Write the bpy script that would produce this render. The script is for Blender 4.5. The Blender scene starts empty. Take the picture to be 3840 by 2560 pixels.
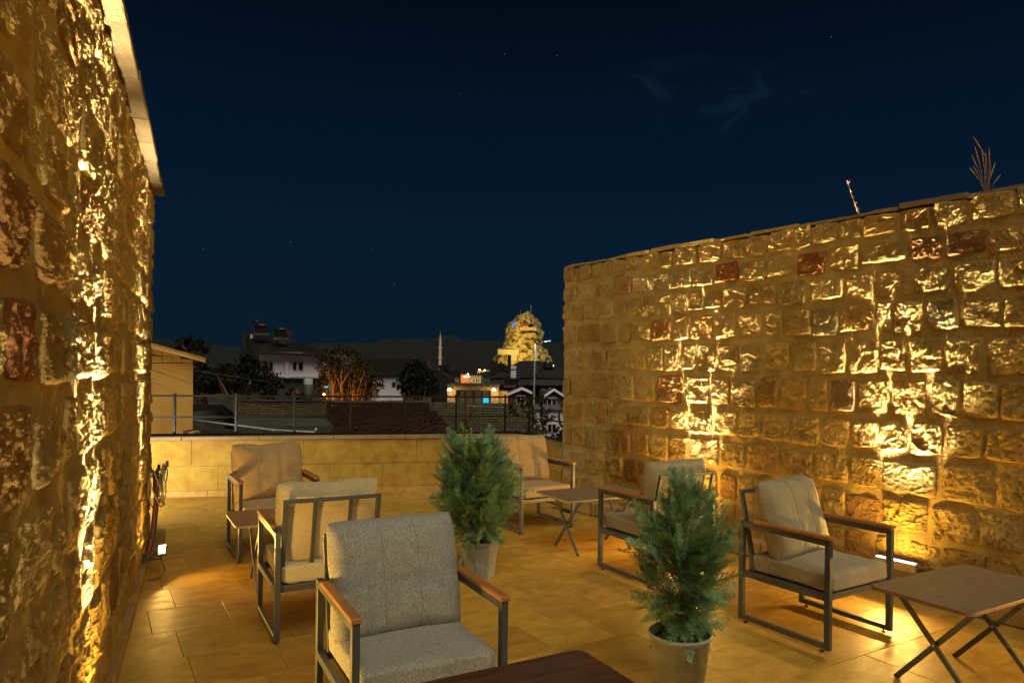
import bpy, bmesh, math, random
import numpy as np
from mathutils import Vector, Matrix, Euler

PI = math.pi
R = math.radians
sc = bpy.context.scene
C = sc.collection

# ------------------------------------------------------------------ camera
CAM_H = 1.6
FPX, SHIFT, ROLL = 2672.0, 107.0, R(0.7)          # focal length in pixels of a 3840 wide frame
cam_d = bpy.data.cameras.new('camera'); cam = bpy.data.objects.new('camera', cam_d); C.objects.link(cam)
cam_d.sensor_width = 36.0; cam_d.lens = 36.0 * FPX / 3840; cam_d.shift_y = SHIFT / 3840
cam_d.clip_start = 0.05; cam_d.clip_end = 6000
cam.matrix_world = Matrix.Translation((0, 0, CAM_H)) @ Matrix.Rotation(R(90), 4, 'X') @ Matrix.Rotation(ROLL, 4, 'Z')
sc.camera = cam

# ------------------------------------------------------------------ sky
world = bpy.data.worlds.new('World'); sc.world = world; world.use_nodes = True
nt = world.node_tree; nt.nodes.clear()
N = nt.nodes.new; L = nt.links.new
out = N('ShaderNodeOutputWorld'); bg = N('ShaderNodeBackground'); L(bg.outputs[0], out.inputs[0])
tc = N('ShaderNodeTexCoord'); sep = N('ShaderNodeSeparateXYZ'); L(tc.outputs['Generated'], sep.inputs[0])
ramp = N('ShaderNodeValToRGB'); L(sep.outputs[2], ramp.inputs[0])
cr = ramp.color_ramp; cr.interpolation = 'EASE'
stops = [(0.0, (0.0034, 0.0120, 0.0215)), (0.06, (0.0030, 0.0125, 0.0245)), (0.16, (0.0026, 0.0118, 0.0290)),
         (0.30, (0.0018, 0.0080, 0.0215)), (0.48, (0.0010, 0.0036, 0.0098)), (1.0, (0.0006, 0.0018, 0.005))]
cr.elements[0].position = 0; cr.elements[0].color = stops[0][1] + (1,)
cr.elements[1].position = 1; cr.elements[1].color = stops[-1][1] + (1,)
for p, c in stops[1:-1]:
    e = cr.elements.new(p); e.color = c + (1,)
# two faint cloud wisps, real features of that sky, given as directions
def world_cloud(prev, d, size, seed):
    m = N('ShaderNodeVectorMath'); m.operation = 'SUBTRACT'; L(tc.outputs['Generated'], m.inputs[0]); m.inputs[1].default_value = Vector(d).normalized()
    mp = N('ShaderNodeMapping'); mp.inputs['Scale'].default_value = (1 / size, 1 / size, 2.3 / size); L(m.outputs[0], mp.inputs[0])
    ln = N('ShaderNodeVectorMath'); ln.operation = 'LENGTH'; L(mp.outputs[0], ln.inputs[0])
    fall = N('ShaderNodeMapRange'); fall.inputs[1].default_value = 0.15; fall.inputs[2].default_value = 1.0
    fall.inputs[3].default_value = 1; fall.inputs[4].default_value = 0; L(ln.outputs[1], fall.inputs[0])
    nz = N('ShaderNodeTexNoise'); nz.inputs['Scale'].default_value = 14; nz.inputs['Detail'].default_value = 6; nz.inputs['Distortion'].default_value = 1.2
    mp2 = N('ShaderNodeMapping'); mp2.inputs['Location'].default_value = (seed, seed, 0); mp2.inputs['Scale'].default_value = (1, 1, 1.8)
    L(tc.outputs['Generated'], mp2.inputs[0]); L(mp2.outputs[0], nz.inputs['Vector'])
    th = N('ShaderNodeMapRange'); th.inputs[1].default_value = 0.5; th.inputs[2].default_value = 0.8; L(nz.outputs[0], th.inputs[0])
    mu = N('ShaderNodeMath'); mu.operation = 'MULTIPLY'; L(fall.outputs[0], mu.inputs[0]); L(th.outputs[0], mu.inputs[1])
    mx = N('ShaderNodeMix'); mx.data_type = 'RGBA'; L(mu.outputs[0], mx.inputs[0]); L(prev, mx.inputs[6]); mx.inputs[7].default_value = (0.006, 0.018, 0.038, 1)
    return mx.outputs[2]
def pdir(x, y):
    u, v = x - 1920, y - 1280 - SHIFT
    c, s = math.cos(ROLL), math.sin(ROLL)
    return ((u * c + v * s) / FPX, 1.0, -(-u * s + v * c) / FPX)
col = world_cloud(ramp.outputs[0], pdir(2480, 340), 0.11, 3.0)
col = world_cloud(col, pdir(2800, 380), 0.13, 7.4)
# stars
vo = N('ShaderNodeTexVoronoi'); vo.inputs['Scale'].default_value = 34; L(tc.outputs['Generated'], vo.inputs['Vector'])
lt = N('ShaderNodeMath'); lt.operation = 'LESS_THAN'; lt.inputs[1].default_value = 0.016; L(vo.outputs['Distance'], lt.inputs[0])
sx = N('ShaderNodeSeparateXYZ'); L(vo.outputs['Color'], sx.inputs[0])
gt = N('ShaderNodeMath'); gt.operation = 'GREATER_THAN'; gt.inputs[1].default_value = 0.35; L(sx.outputs[0], gt.inputs[0])
ms = N('ShaderNodeMath'); ms.operation = 'MULTIPLY'; L(lt.outputs[0], ms.inputs[0]); L(gt.outputs[0], ms.inputs[1])
mxs = N('ShaderNodeMix'); mxs.data_type = 'RGBA'; L(ms.outputs[0], mxs.inputs[0]); L(col, mxs.inputs[6]); mxs.inputs[7].default_value = (0.16, 0.22, 0.3, 1)
L(mxs.outputs[2], bg.inputs[0]); bg.inputs[1].default_value = 0.46

# ------------------------------------------------------------------ added soft fill light and exposure
sun_d = bpy.data.lights.new('fill_sun', 'SUN'); sun = bpy.data.objects.new('fill_sun', sun_d); C.objects.link(sun)
sun_d.energy = 0.92; sun_d.angle = R(50); sun_d.color = (1.0, 0.91, 0.66)  # wide warm fill added to brighten terrace and town; no moon is seen
sun.rotation_euler = Vector((-0.22, 0.55, -0.80)).to_track_quat('-Z', 'Y').to_euler()
sun.location = (0, -5, 12)
vs = sc.view_settings; vs.view_transform = 'Standard'; vs.look = 'None'; vs.exposure = 1.0; vs.gamma = 1; vs.use_curve_mapping = False
sc.cycles.use_denoising = True
sc.cycles.max_bounces = 8; sc.cycles.diffuse_bounces = 5; sc.cycles.glossy_bounces = 3
sc.cycles.sample_clamp_indirect = 6

# ================================================================== helpers
def P(x, y, Y):
    """a point at ground distance Y seen in direction (x, y) of the 3840 x 2560 frame"""
    d = pdir(x, y); return Vector((d[0] * Y, Y, CAM_H + d[2] * Y))

def tag(o, label=None, cat=None, group=None, kind=None):
    if label: o['label'] = label
    if cat: o['category'] = cat
    if group: o['group'] = group
    if kind: o['kind'] = kind
    return o

def empty(name, loc=(0, 0, 0), rz=0.0, label=None, cat=None, group=None):
    o = bpy.data.objects.new(name, None); C.objects.link(o); o.location = loc; o.rotation_euler = (0, 0, rz)
    o.empty_display_size = 0.1
    return tag(o, label, cat, group)

def mesh_obj(name, verts, faces, mat, parent=None, smooth=False, loc=None, rz=0.0, color=None):
    me = bpy.data.meshes.new(name)
    me.from_pydata([tuple(v) for v in verts], [], [tuple(f) for f in faces]); me.update()
    if smooth: me.polygons.foreach_set('use_smooth', [True] * len(me.polygons))
    return link_mesh(name, me, mat, parent, loc, rz, color)

def link_mesh(name, me, mat, parent=None, loc=None, rz=0.0, color=None):
    if mat is not None and not me.materials: me.materials.append(mat)
    o = bpy.data.objects.new(name, me); C.objects.link(o)
    if parent is not None: o.parent = parent
    if loc is not None: o.location = loc
    if rz: o.rotation_euler = (0, 0, rz)
    if color is not None: o.color = (color[0], color[1], color[2], 1)
    return o

def grid_mesh(name, V, nu, nv, smooth=True):
    """V: (nu*nv,3) array, index i*nv+j"""
    me = bpy.data.meshes.new(name)
    i, j = np.meshgrid(np.arange(nu - 1), np.arange(nv - 1), indexing='ij')
    a = (i * nv + j).ravel(); q = np.stack([a, a + nv, a + nv + 1, a + 1], 1)
    fast_mesh(me, V, q, smooth)
    return me

def fast_mesh(me, V, q, smooth=False):
    V = np.asarray(V, dtype=np.float32); q = np.asarray(q, dtype=np.int32); k = q.shape[1]
    me.vertices.add(len(V)); me.vertices.foreach_set('co', V.ravel())
    me.loops.add(q.size); me.loops.foreach_set('vertex_index', q.ravel())
    me.polygons.add(len(q)); me.polygons.foreach_set('loop_start', np.arange(0, q.size, k, dtype=np.int32))
    me.polygons.foreach_set('loop_total', np.full(len(q), k, dtype=np.int32))
    if smooth: me.polygons.foreach_set('use_smooth', np.ones(len(q), dtype=bool))
    me.update(calc_edges=True); me.validate()
    return me

class MB:
    def __init__(s): s.v = []; s.f = []
    def add(s, verts, faces):
        b = len(s.v); s.v += [tuple(v) for v in verts]; s.f += [tuple(i + b for i in f) for f in faces]; return s
    def box(s, x0, x1, y0, y1, z0, z1, M=None, bevel=0.0):
        if bevel > 0:
            bm = bmesh.new(); bmesh.ops.create_cube(bm, size=1)
            for v in bm.verts:
                v.co = Vector(((x0 + x1) / 2 + v.co.x * (x1 - x0), (y0 + y1) / 2 + v.co.y * (y1 - y0), (z0 + z1) / 2 + v.co.z * (z1 - z0)))
            bmesh.ops.bevel(bm, geom=list(bm.edges), offset=bevel, segments=1, affect='EDGES')
            vs_ = [v.co.copy() for v in bm.verts]; fs = [[v.index for v in f.verts] for f in bm.faces]; bm.free()
        else:
            vs_ = [Vector(c) for c in ((x0, y0, z0), (x1, y0, z0), (x1, y1, z0), (x0, y1, z0), (x0, y0, z1), (x1, y0, z1), (x1, y1, z1), (x0, y1, z1))]
            fs = [(3, 2, 1, 0), (4, 5, 6, 7), (0, 1, 5, 4), (1, 2, 6, 5), (2, 3, 7, 6), (3, 0, 4, 7)]
        if M is not None: vs_ = [M @ v for v in vs_]
        return s.add(vs_, fs)
    def beam(s, p0, p1, w, h, side=(1, 0, 0), bevel=0.0):
        """box along p0-p1; w across 'side', h across the other axis"""
        p0, p1 = Vector(p0), Vector(p1); d = (p1 - p0); l = d.length; d.normalize()
        sd = Vector(side); sd = (sd - d * sd.dot(d)).normalized(); u = d.cross(sd)
        M = Matrix((sd, u, d)).transposed().to_4x4(); M.translation = p0
        return s.box(-w / 2, w / 2, -h / 2, h / 2, 0, l, M, bevel)
    def tube(s, pts, r, n=8, cap=True):
        pts = [Vector(p) for p in pts]; rs = r if isinstance(r, (list, tuple)) else [r] * len(pts)
        ref = Vector((0, 0, 1)); vs_ = []; fs = []
        for i, p in enumerate(pts):
            t = (pts[min(i + 1, len(pts) - 1)] - pts[max(i - 1, 0)]).normalized()
            a = t.cross(ref if abs(t.dot(ref)) < 0.95 else Vector((1, 0, 0))).normalized(); b = t.cross(a)
            for k in range(n):
                an = 2 * PI * k / n; vs_.append(p + (a * math.cos(an) + b * math.sin(an)) * rs[i])
        for i in range(len(pts) - 1):
            for k in range(n):
                k2 = (k + 1) % n; fs.append((i * n + k, (i + 1) * n + k, (i + 1) * n + k2, i * n + k2))
        if cap: fs.append(tuple(range(n))); fs.append(tuple(reversed(range((len(pts) - 1) * n, len(pts) * n))))
        return s.add(vs_, fs)
    def lathe(s, prof, n=24, cx=0, cy=0, mod=None):
        vs_ = []; fs = []
        for (r, z) in prof:
            for k in range(n):
                an = 2 * PI * k / n; rr = r * (mod(k) if mod else 1)
                vs_.append((cx + rr * math.cos(an), cy + rr * math.sin(an), z))
        for i in range(len(prof) - 1):
            for k in range(n):
                k2 = (k + 1) % n; fs.append((i * n + k, i * n + k2, (i + 1) * n + k2, (i + 1) * n + k))
        return s.add(vs_, fs)
    def slab(s, pts, thick):
        """polygon pts (world) extruded by vector thick"""
        n = len(pts); t = Vector(thick); a = [Vector(p) for p in pts]; b = [p + t for p in a]
        fs = [tuple(range(n)), tuple(reversed(range(n, 2 * n)))]
        for i in range(n):
            j = (i + 1) % n; fs.append((j, i, i + n, j + n))
        return s.add(a + b, fs)
    def build(s, name, mat, parent=None, smooth=False, loc=None, rz=0, color=None):
        return mesh_obj(name, s.v, s.f, mat, parent, smooth, loc, rz, color)

# ---- vectorised noise
_rng = np.random.RandomState(7)
_perm = _rng.permutation(4096).astype(np.int64)
_grad = _rng.normal(size=(4096, 3)); _grad /= np.linalg.norm(_grad, axis=1)[:, None]
def pn(Q):
    Q = np.asarray(Q, float); I = np.floor(Q).astype(np.int64); f = Q - I
    w = f * f * f * (f * (f * 6 - 15) + 10); res = 0
    for dx in (0, 1):
        for dy in (0, 1):
            for dz in (0, 1):
                h = _perm[(_perm[(_perm[(I[:, 0] + dx) & 4095] + I[:, 1] + dy) & 4095] + I[:, 2] + dz) & 4095]
                g = _grad[h]; d = (g[:, 0] * (f[:, 0] - dx) + g[:, 1] * (f[:, 1] - dy) + g[:, 2] * (f[:, 2] - dz))
                res = res + d * (w[:, 0] if dx else 1 - w[:, 0]) * (w[:, 1] if dy else 1 - w[:, 1]) * (w[:, 2] if dz else 1 - w[:, 2])
    return res * 1.6
def fbm(Q, o=4, g=0.5):
    a = 1; r = 0
    for k in range(o): r = r + a * pn(Q * (2 ** k) + 17.3 * k); a *= g
    return r
def ridged(Q, o=4, g=0.55):
    a = 1; r = 0
    for k in range(o): r = r + a * (1 - 2 * np.abs(pn(Q * (2 ** k) + 31.7 * k))); a *= g
    return r

# ================================================================== materials
def new_mat(name):
    m = bpy.data.materials.new(name); m.use_nodes = True; t = m.node_tree
    return m, t, t.nodes.get('Principled BSDF')
def nd(t, kind, **kw):
    n = t.nodes.new(kind)
    for k, v in kw.items():
        if k in n.inputs: n.inputs[k].default_value = v
        else: setattr(n, k, v)
    return n
def mixc(t, fac, a, b, mode='MIX'):
    n = t.nodes.new('ShaderNodeMix'); n.data_type = 'RGBA'; n.blend_type = mode
    for sock, v in ((n.inputs[0], fac), (n.inputs[6], a), (n.inputs[7], b)):
        if isinstance(v, bpy.types.NodeSocket): t.links.new(v, sock)
        elif isinstance(v, (int, float)): sock.default_value = v
        else: sock.default_value = tuple(v) + (1,)
    return n.outputs[2]
def maprange(t, src, a, b, c=0, d=1):
    n = t.nodes.new('ShaderNodeMapRange'); n.inputs[1].default_value = a; n.inputs[2].default_value = b
    n.inputs[3].default_value = c; n.inputs[4].default_value = d; t.links.new(src, n.inputs[0]); return n.outputs[0]
def coords(t, scale=(1, 1, 1), kind='Object'):
    c = t.nodes.new('ShaderNodeTexCoord'); m = t.nodes.new('ShaderNodeMapping'); m.inputs['Scale'].default_value = scale
    t.links.new(c.outputs[kind], m.inputs[0]); return m.outputs[0]
def geo_pos(t, scale=(1, 1, 1)):
    c = t.nodes.new('ShaderNodeNewGeometry'); m = t.nodes.new('ShaderNodeMapping'); m.inputs['Scale'].default_value = scale
    t.links.new(c.outputs['Position'], m.inputs[0]); return m.outputs[0]
def noise(t, vec, scale, detail=4, rough=0.55, dist=0.0):
    n = nd(t, 'ShaderNodeTexNoise', Scale=scale, Detail=detail, Roughness=rough, Distortion=dist); t.links.new(vec, n.inputs['Vector']); return n.outputs[0]
def bump(t, bsdf, h, strength, dist):
    b = nd(t, 'ShaderNodeBump', Strength=strength, Distance=dist); t.links.new(h, b.inputs['Height']); t.links.new(b.outputs[0], bsdf.inputs['Normal'])
def plain(name, col, rough=0.6, metal=0.0, var=0.15, scale=8, bumps=0.0, bscale=60, spec=None, world_pos=False):
    m, t, b = new_mat(name)
    v = geo_pos(t) if world_pos else coords(t)
    n = noise(t, v, scale, 5)
    c = mixc(t, maprange(t, n, 0.3, 0.7), [x * (1 - var) for x in col], [min(1, x * (1 + var)) for x in col])
    t.links.new(c, b.inputs['Base Color']); b.inputs['Roughness'].default_value = rough; b.inputs['Metallic'].default_value = metal
    if spec is not None: b.inputs['Specular IOR Level'].default_value = spec
    if bumps: bump(t, b, noise(t, v, bscale, 4), bumps, 0.01)
    return m

def stone_mat(name, patina=0.22, bs=0.9):
    m, t, b = new_mat(name)
    oi = t.nodes.new('ShaderNodeObjectInfo'); v = geo_pos(t)
    n1 = noise(t, v, 7, 6, 0.62); n2 = noise(t, v, 2.1, 3, 0.5)
    base = oi.outputs['Color']
    c = mixc(t, maprange(t, n1, 0.35, 0.68), mixc(t, 1.0, base, (0.70, 0.64, 0.52), 'MULTIPLY'), base)
    c = mixc(t, maprange(t, n2, 0.56, 0.74, 0, patina), c, (0.30, 0.14, 0.05))
    n3 = noise(t, v, 38, 3, 0.6)
    c = mixc(t, maprange(t, n3, 0.66, 0.78, 0, 0.6), c, (0.10, 0.075, 0.05))
    t.links.new(c, b.inputs['Base Color']); b.inputs['Roughness'].default_value = 1.0; b.inputs['Specular IOR Level'].default_value = 0.04
    h = t.nodes.new('ShaderNodeMath'); h.operation = 'ADD'
    t.links.new(noise(t, v, 48, 8, 0.75, 0.4), h.inputs[0]); t.links.new(noise(t, v, 190, 3, 0.6), h.inputs[1])
    bump(t, b, h.outputs[0], bs, 0.008)
    return m
M_coping = plain('dull coping stone', (0.11, 0.075, 0.03), 0.95, var=0.25, scale=6, bumps=0.5, spec=0.05, world_pos=True)
M_stone = stone_mat('rough limestone', bs=0.85)
M_mortar = plain('sandy mortar', (0.43, 0.30, 0.095), 1.0, var=0.2, scale=5, bumps=1.0, bscale=95, spec=0.03, world_pos=True)
M_block = stone_mat('sawn limestone', 0.45, 0.25)

def tile_mat():
    m, t, b = new_mat('travertine tile')
    oi = t.nodes.new('ShaderNodeObjectInfo'); c0 = t.nodes.new('ShaderNodeTexCoord')
    ad = t.nodes.new('ShaderNodeVectorMath'); ad.operation = 'MULTIPLY_ADD'; t.links.new(oi.outputs['Random'], ad.inputs[0])
    ad.inputs[1].default_value = (37, 51, 23); t.links.new(c0.outputs['Object'], ad.inputs[2])
    mp = nd(t, 'ShaderNodeMapping'); mp.inputs['Scale'].default_value = (1, 1.7, 1); t.links.new(ad.outputs[0], mp.inputs[0]); v = mp.outputs[0]
    base = oi.outputs['Color']
    n1 = noise(t, v, 5.0, 8, 0.68, 0.3)
    c = mixc(t, maprange(t, n1, 0.36, 0.66), mixc(t, 1.0, base, (0.68, 0.60, 0.46), 'MULTIPLY'), base)
    n2 = noise(t, v, 15, 6, 0.75, 0.4)
    c = mixc(t, maprange(t, n2, 0.60, 0.70, 0, 0.55), c, mixc(t, 1.0, base, (0.62, 0.48, 0.34), 'MULTIPLY'))
    n4 = noise(t, v, 6, 2, 0.4, 2.2)
    ab = t.nodes.new('ShaderNodeMath'); ab.operation = 'SUBTRACT'; t.links.new(n4, ab.inputs[0]); ab.inputs[1].default_value = 0.5
    ab2 = t.nodes.new('ShaderNodeMath'); ab2.operation = 'ABSOLUTE'; t.links.new(ab.outputs[0], ab2.inputs[0])
    crack = maprange(t, ab2.outputs[0], 0.0, 0.006, 1, 0)
    gate = maprange(t, noise(t, v, 2.0, 1), 0.60, 0.66)
    mu = t.nodes.new('ShaderNodeMath'); mu.operation = 'MULTIPLY'; t.links.new(crack, mu.inputs[0]); t.links.new(gate, mu.inputs[1])
    c = mixc(t, mu.outputs[0], c, (0.10, 0.05, 0.02))
    t.links.new(c, b.inputs['Base Color'])
    r = maprange(t, noise(t, v, 12, 4), 0.3, 0.7, 0.40, 0.62); t.links.new(r, b.inputs['Roughness'])
    b.inputs['Specular IOR Level'].default_value = 0.28
    bump(t, b, noise(t, v, 26, 5, 0.65), 0.25, 0.004)
    return m
M_tile = tile_mat()
M_grout = plain('grout', (0.22, 0.14, 0.06), 0.9, var=0.2)
M_cap = plain('parapet cap stone', (0.25, 0.17, 0.075), 0.7, var=0.2, scale=6, bumps=0.3, world_pos=True)

def metal_paint(name, col):
    m, t, b = new_mat(name); v = coords(t)
    n = noise(t, v, 26, 5, 0.7)
    c = mixc(t, maprange(t, n, 0.55, 0.75, 0, 0.5), col, [min(1, x * 1.7 + 0.01) for x in col])
    t.links.new(c, b.inputs['Base Color']); b.inputs['Roughness'].default_value = 0.42; b.inputs['Metallic'].default_value = 0.25
    bump(t, b, noise(t, v, 220, 2), 0.15, 0.001)
    return m
M_frame = metal_paint('anthracite powder coat', (0.070, 0.078, 0.078))
M_rail = metal_paint('dark railing paint', (0.008, 0.007, 0.006))

def wood_mat(name, c1, c2, rough=0.35, scale=6, axis=(1, 14, 14)):
    m, t, b = new_mat(name); v = coords(t, axis)
    n = noise(t, v, scale, 6, 0.6, 0.7); n2 = noise(t, coords(t, (axis[0] * 2, axis[1] * 6, axis[2] * 6)), scale * 1.5, 3)
    c = mixc(t, maprange(t, n, 0.32, 0.68), c1, c2)
    c = mixc(t, maprange(t, n2, 0.5, 0.75, 0, 0.35), c, [x * 0.5 for x in c1])
    t.links.new(c, b.inputs['Base Color']); b.inputs['Roughness'].default_value = rough
    bump(t, b, n2, 0.15, 0.002)
    return m
M_armwood = wood_mat('oiled hardwood', (0.30, 0.115, 0.03), (0.46, 0.20, 0.05), 0.4, 5, (12, 1, 12))
M_top_grey = wood_mat('grey brown laminate', (0.17, 0.115, 0.06), (0.25, 0.175, 0.10), 0.5, 3, (1, 12, 12))
M_top_dark = wood_mat('dark walnut laminate', (0.05, 0.018, 0.008), (0.12, 0.048, 0.018), 0.5, 3, (1, 9, 9))
M_top_edge = plain('chipboard edge', (0.32, 0.15, 0.06), 0.8, var=0.5, scale=120, bumps=0.6, bscale=200)
M_top_edge_l = plain('pale table edging', (0.50, 0.36, 0.17), 0.6, var=0.15)

def fabric(name, col, heather=0.35):
    m, t, b = new_mat(name)
    a = noise(t, coords(t, (90, 420, 420)), 1.0, 3, 0.6); c_ = noise(t, coords(t, (420, 90, 90)), 1.0, 3, 0.6)
    big = noise(t, coords(t), 9, 4, 0.6)
    ad = t.nodes.new('ShaderNodeMath'); ad.operation = 'ADD'; t.links.new(a, ad.inputs[0]); t.links.new(c_, ad.inputs[1])
    f = maprange(t, ad.outputs[0], 0.82, 1.18)
    c = mixc(t, f, [x * (1 - heather) for x in col], [min(1, x * (1 + heather)) for x in col])
    c = mixc(t, maprange(t, big, 0.35, 0.7, 0, 0.25), c, [x * 0.66 for x in col])
    t.links.new(c, b.inputs['Base Color']); b.inputs['Roughness'].default_value = 0.95; b.inputs['Specular IOR Level'].default_value = 0.15
    b.inputs['Sheen Weight'].default_value = 0.15
    bump(t, b, ad.outputs[0], 0.5, 0.0015)
    return m
M_fab_grey = fabric('grey heather fabric', (0.285, 0.28, 0.25), 0.45)
M_fab_beige = fabric('beige linen fabric', (0.46, 0.385, 0.22), 0.24)
M_fab_taupe = fabric('taupe linen fabric', (0.31, 0.262, 0.165), 0.26)
M_fab_tan = fabric('tan linen fabric', (0.36, 0.245, 0.115), 0.24)
M_black = plain('black plastic', (0.02, 0.02, 0.02), 0.5)
M_alu = plain('brushed aluminium', (0.45, 0.45, 0.44), 0.35, 0.8, var=0.1)
M_steel = plain('galvanised flue', (0.30, 0.29, 0.26), 0.35, 0.3, var=0.15)
M_hose = plain('red brown hose', (0.13, 0.035, 0.015), 0.5)
M_cable = plain('grey cable', (0.26, 0.23, 0.16), 0.6)
def emit(name, col, s):
    m, t, b = new_mat(name); e = nd(t, 'ShaderNodeEmission', Strength=s); e.inputs[0].default_value = tuple(col) + (1,)
    t.links.new(e.outputs[0], t.nodes['Material Output'].inputs[0]); return m
WARM = (1.0, 0.57, 0.12); BEAM = (1.0, 0.90, 0.74)
M_led = emit('lit led panel', (1.0, 0.93, 0.74), 2.5)
M_led_cool = emit('lit led strip', (0.80, 0.93, 1.0), 1.6)

def area_light(name, loc, direction, sx_, sy_, power, col=WARM, parent=None, xdir=None, spread=180):
    d = bpy.data.lights.new(name, 'AREA'); d.shape = 'RECTANGLE'; d.size = sx_; d.size_y = sy_; d.energy = power; d.color = col; d.spread = R(spread)
    o = bpy.data.objects.new(name, d); C.objects.link(o)
    z = -Vector(direction).normalized()
    x = Vector(xdir) if xdir is not None else Vector((1, 0, 0)); x = (x - z * x.dot(z)).normalized(); y = z.cross(x)
    M = Matrix((x, y, z)).transposed().to_4x4(); M.translation = loc
    o.matrix_world = M
    if parent is not None:
        o.parent = parent; o.matrix_parent_inverse = Matrix.Translation(parent.location).inverted() if not parent.rotation_euler.z else (Matrix.Translation(parent.location) @ Matrix.Rotation(parent.rotation_euler.z, 4, 'Z')).inverted()
    return o
def point_light(name, loc, power, col=WARM, r=0.03, parent=None):
    d = bpy.data.lights.new(name, 'POINT'); d.energy = power; d.color = col; d.shadow_soft_size = r
    o = bpy.data.objects.new(name, d); C.objects.link(o); o.location = loc
    if parent is not None:
        o.parent = parent; o.matrix_parent_inverse = (Matrix.Translation(parent.location) @ Matrix.Rotation(parent.rotation_euler.z, 4, 'Z')).inverted()
    return o

# ================================================================== ground and terrace slab
g = MB(); g.add([(-3000, -3000, 0), (3000, -3000, 0), (3000, 3000, 0), (-3000, 3000, 0)], [(0, 1, 2, 3)])
M_ground = plain('dark earth', (0.06, 0.055, 0.045), 0.95, var=0.4, scale=0.05)
tag(g.build('ground', M_ground, loc=(0, 0, -6)), kind='structure')

# terrace outline pieces
RW_O = Vector((0.62, 8.485, 0)); RW_D = Vector((0.574, -0.819, 0)).normalized(); RW_N = Vector((-RW_D.y * -1, 0, 0))
RW_N = Vector((RW_D.y, -RW_D.x, 0)); # towards the terrace
YL = -0.41275; LW_D = Vector((math.sin(YL), math.cos(YL), 0)); LW_N = Vector((LW_D.y, -LW_D.x, 0)); LW_O = -LW_N * 0.413
PK = Vector((0.10, 9.62, 0))                         # kink of the parapet
PL = Vector((-4.9, 8.51, 0))                          # far left of the parapet
slab = MB(); slab.slab([(-6.2, 8.2, -6), (-5.2, 8.55, -6), (0.1, 9.75, -6), (0.75, 8.7, -6), (6.2, 0.6, -6), (6.2, -3, -6), (-6.2, -3, -6)], (0, 0, 5.965))
floor = slab.build('terrace_floor', M_grout); tag(floor, kind='structure')
# travertine tiles
TH = R(59.5); TD = Vector((math.sin(TH), math.cos(TH), 0)); TN = Vector((-TD.y, TD.x, 0))
def inside(p, m=0.0):
    if (p - LW_O).dot(LW_N) < -0.25 - m and p.dot(LW_D) < 7.0: return False
    if (p - RW_O).dot(RW_N) < -0.25 - m: return False
    e = (PK - PL).normalized(); nn = Vector((e.y, -e.x, 0))
    if (p - PL).dot(nn) < -0.2 - m: return False
    e = (RW_O - PK).normalized(); nn = Vector((-e.y, e.x, 0))
    if (p - PK).dot(nn) > 0 + m and p.x > 0.1 and p.y > 8.3: return False
    return -5.6 < p.x < 5.6 and p.y > 1.55 and p.y < 9.7
rt = random.Random(11); tmeshes = {}
rows_ = [0.0] + [0.45 * k for k in range(1, 40)]
ntile = 0
for r_ in range(-4, 26):
    v0 = 4.29 + (r_ - 10) * 0.4535
    u = -6.0 + rt.random() * 0.5
    while u < 7.5:
        ln = rt.choice([0.45, 0.45, 0.60, 0.60]); cu = u + ln / 2
        c = TD * cu + TN * (v0 + 0.227)
        u += ln
        if not inside(c): continue
        key = round(ln, 2)
        if key not in tmeshes:
            bm_ = MB().box(-ln / 2 + 0.0013, ln / 2 - 0.0013, -0.2255, 0.2255, -0.02, 0.0, bevel=0.0012)
            me = bpy.data.meshes.new('floor_tile'); me.from_pydata(bm_.v, [], bm_.f); me.update(); me.materials.append(M_tile); tmeshes[key] = me
        o = bpy.data.objects.new('floor_tile', tmeshes[key]); C.objects.link(o); o.parent = floor
        o.location = (c.x, c.y, rt.uniform(-0.0007, 0.0003)); o.rotation_euler = (rt.uniform(-.0005, .0005), rt.uniform(-.0005, .0005), PI / 2 - TH)
        k = rt.uniform(0.84, 1.12); o.color = (0.49 * k, 0.295 * k * rt.uniform(0.95, 1.03), 0.055 * k * rt.uniform(0.8, 1.1), 1); ntile += 1

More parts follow.
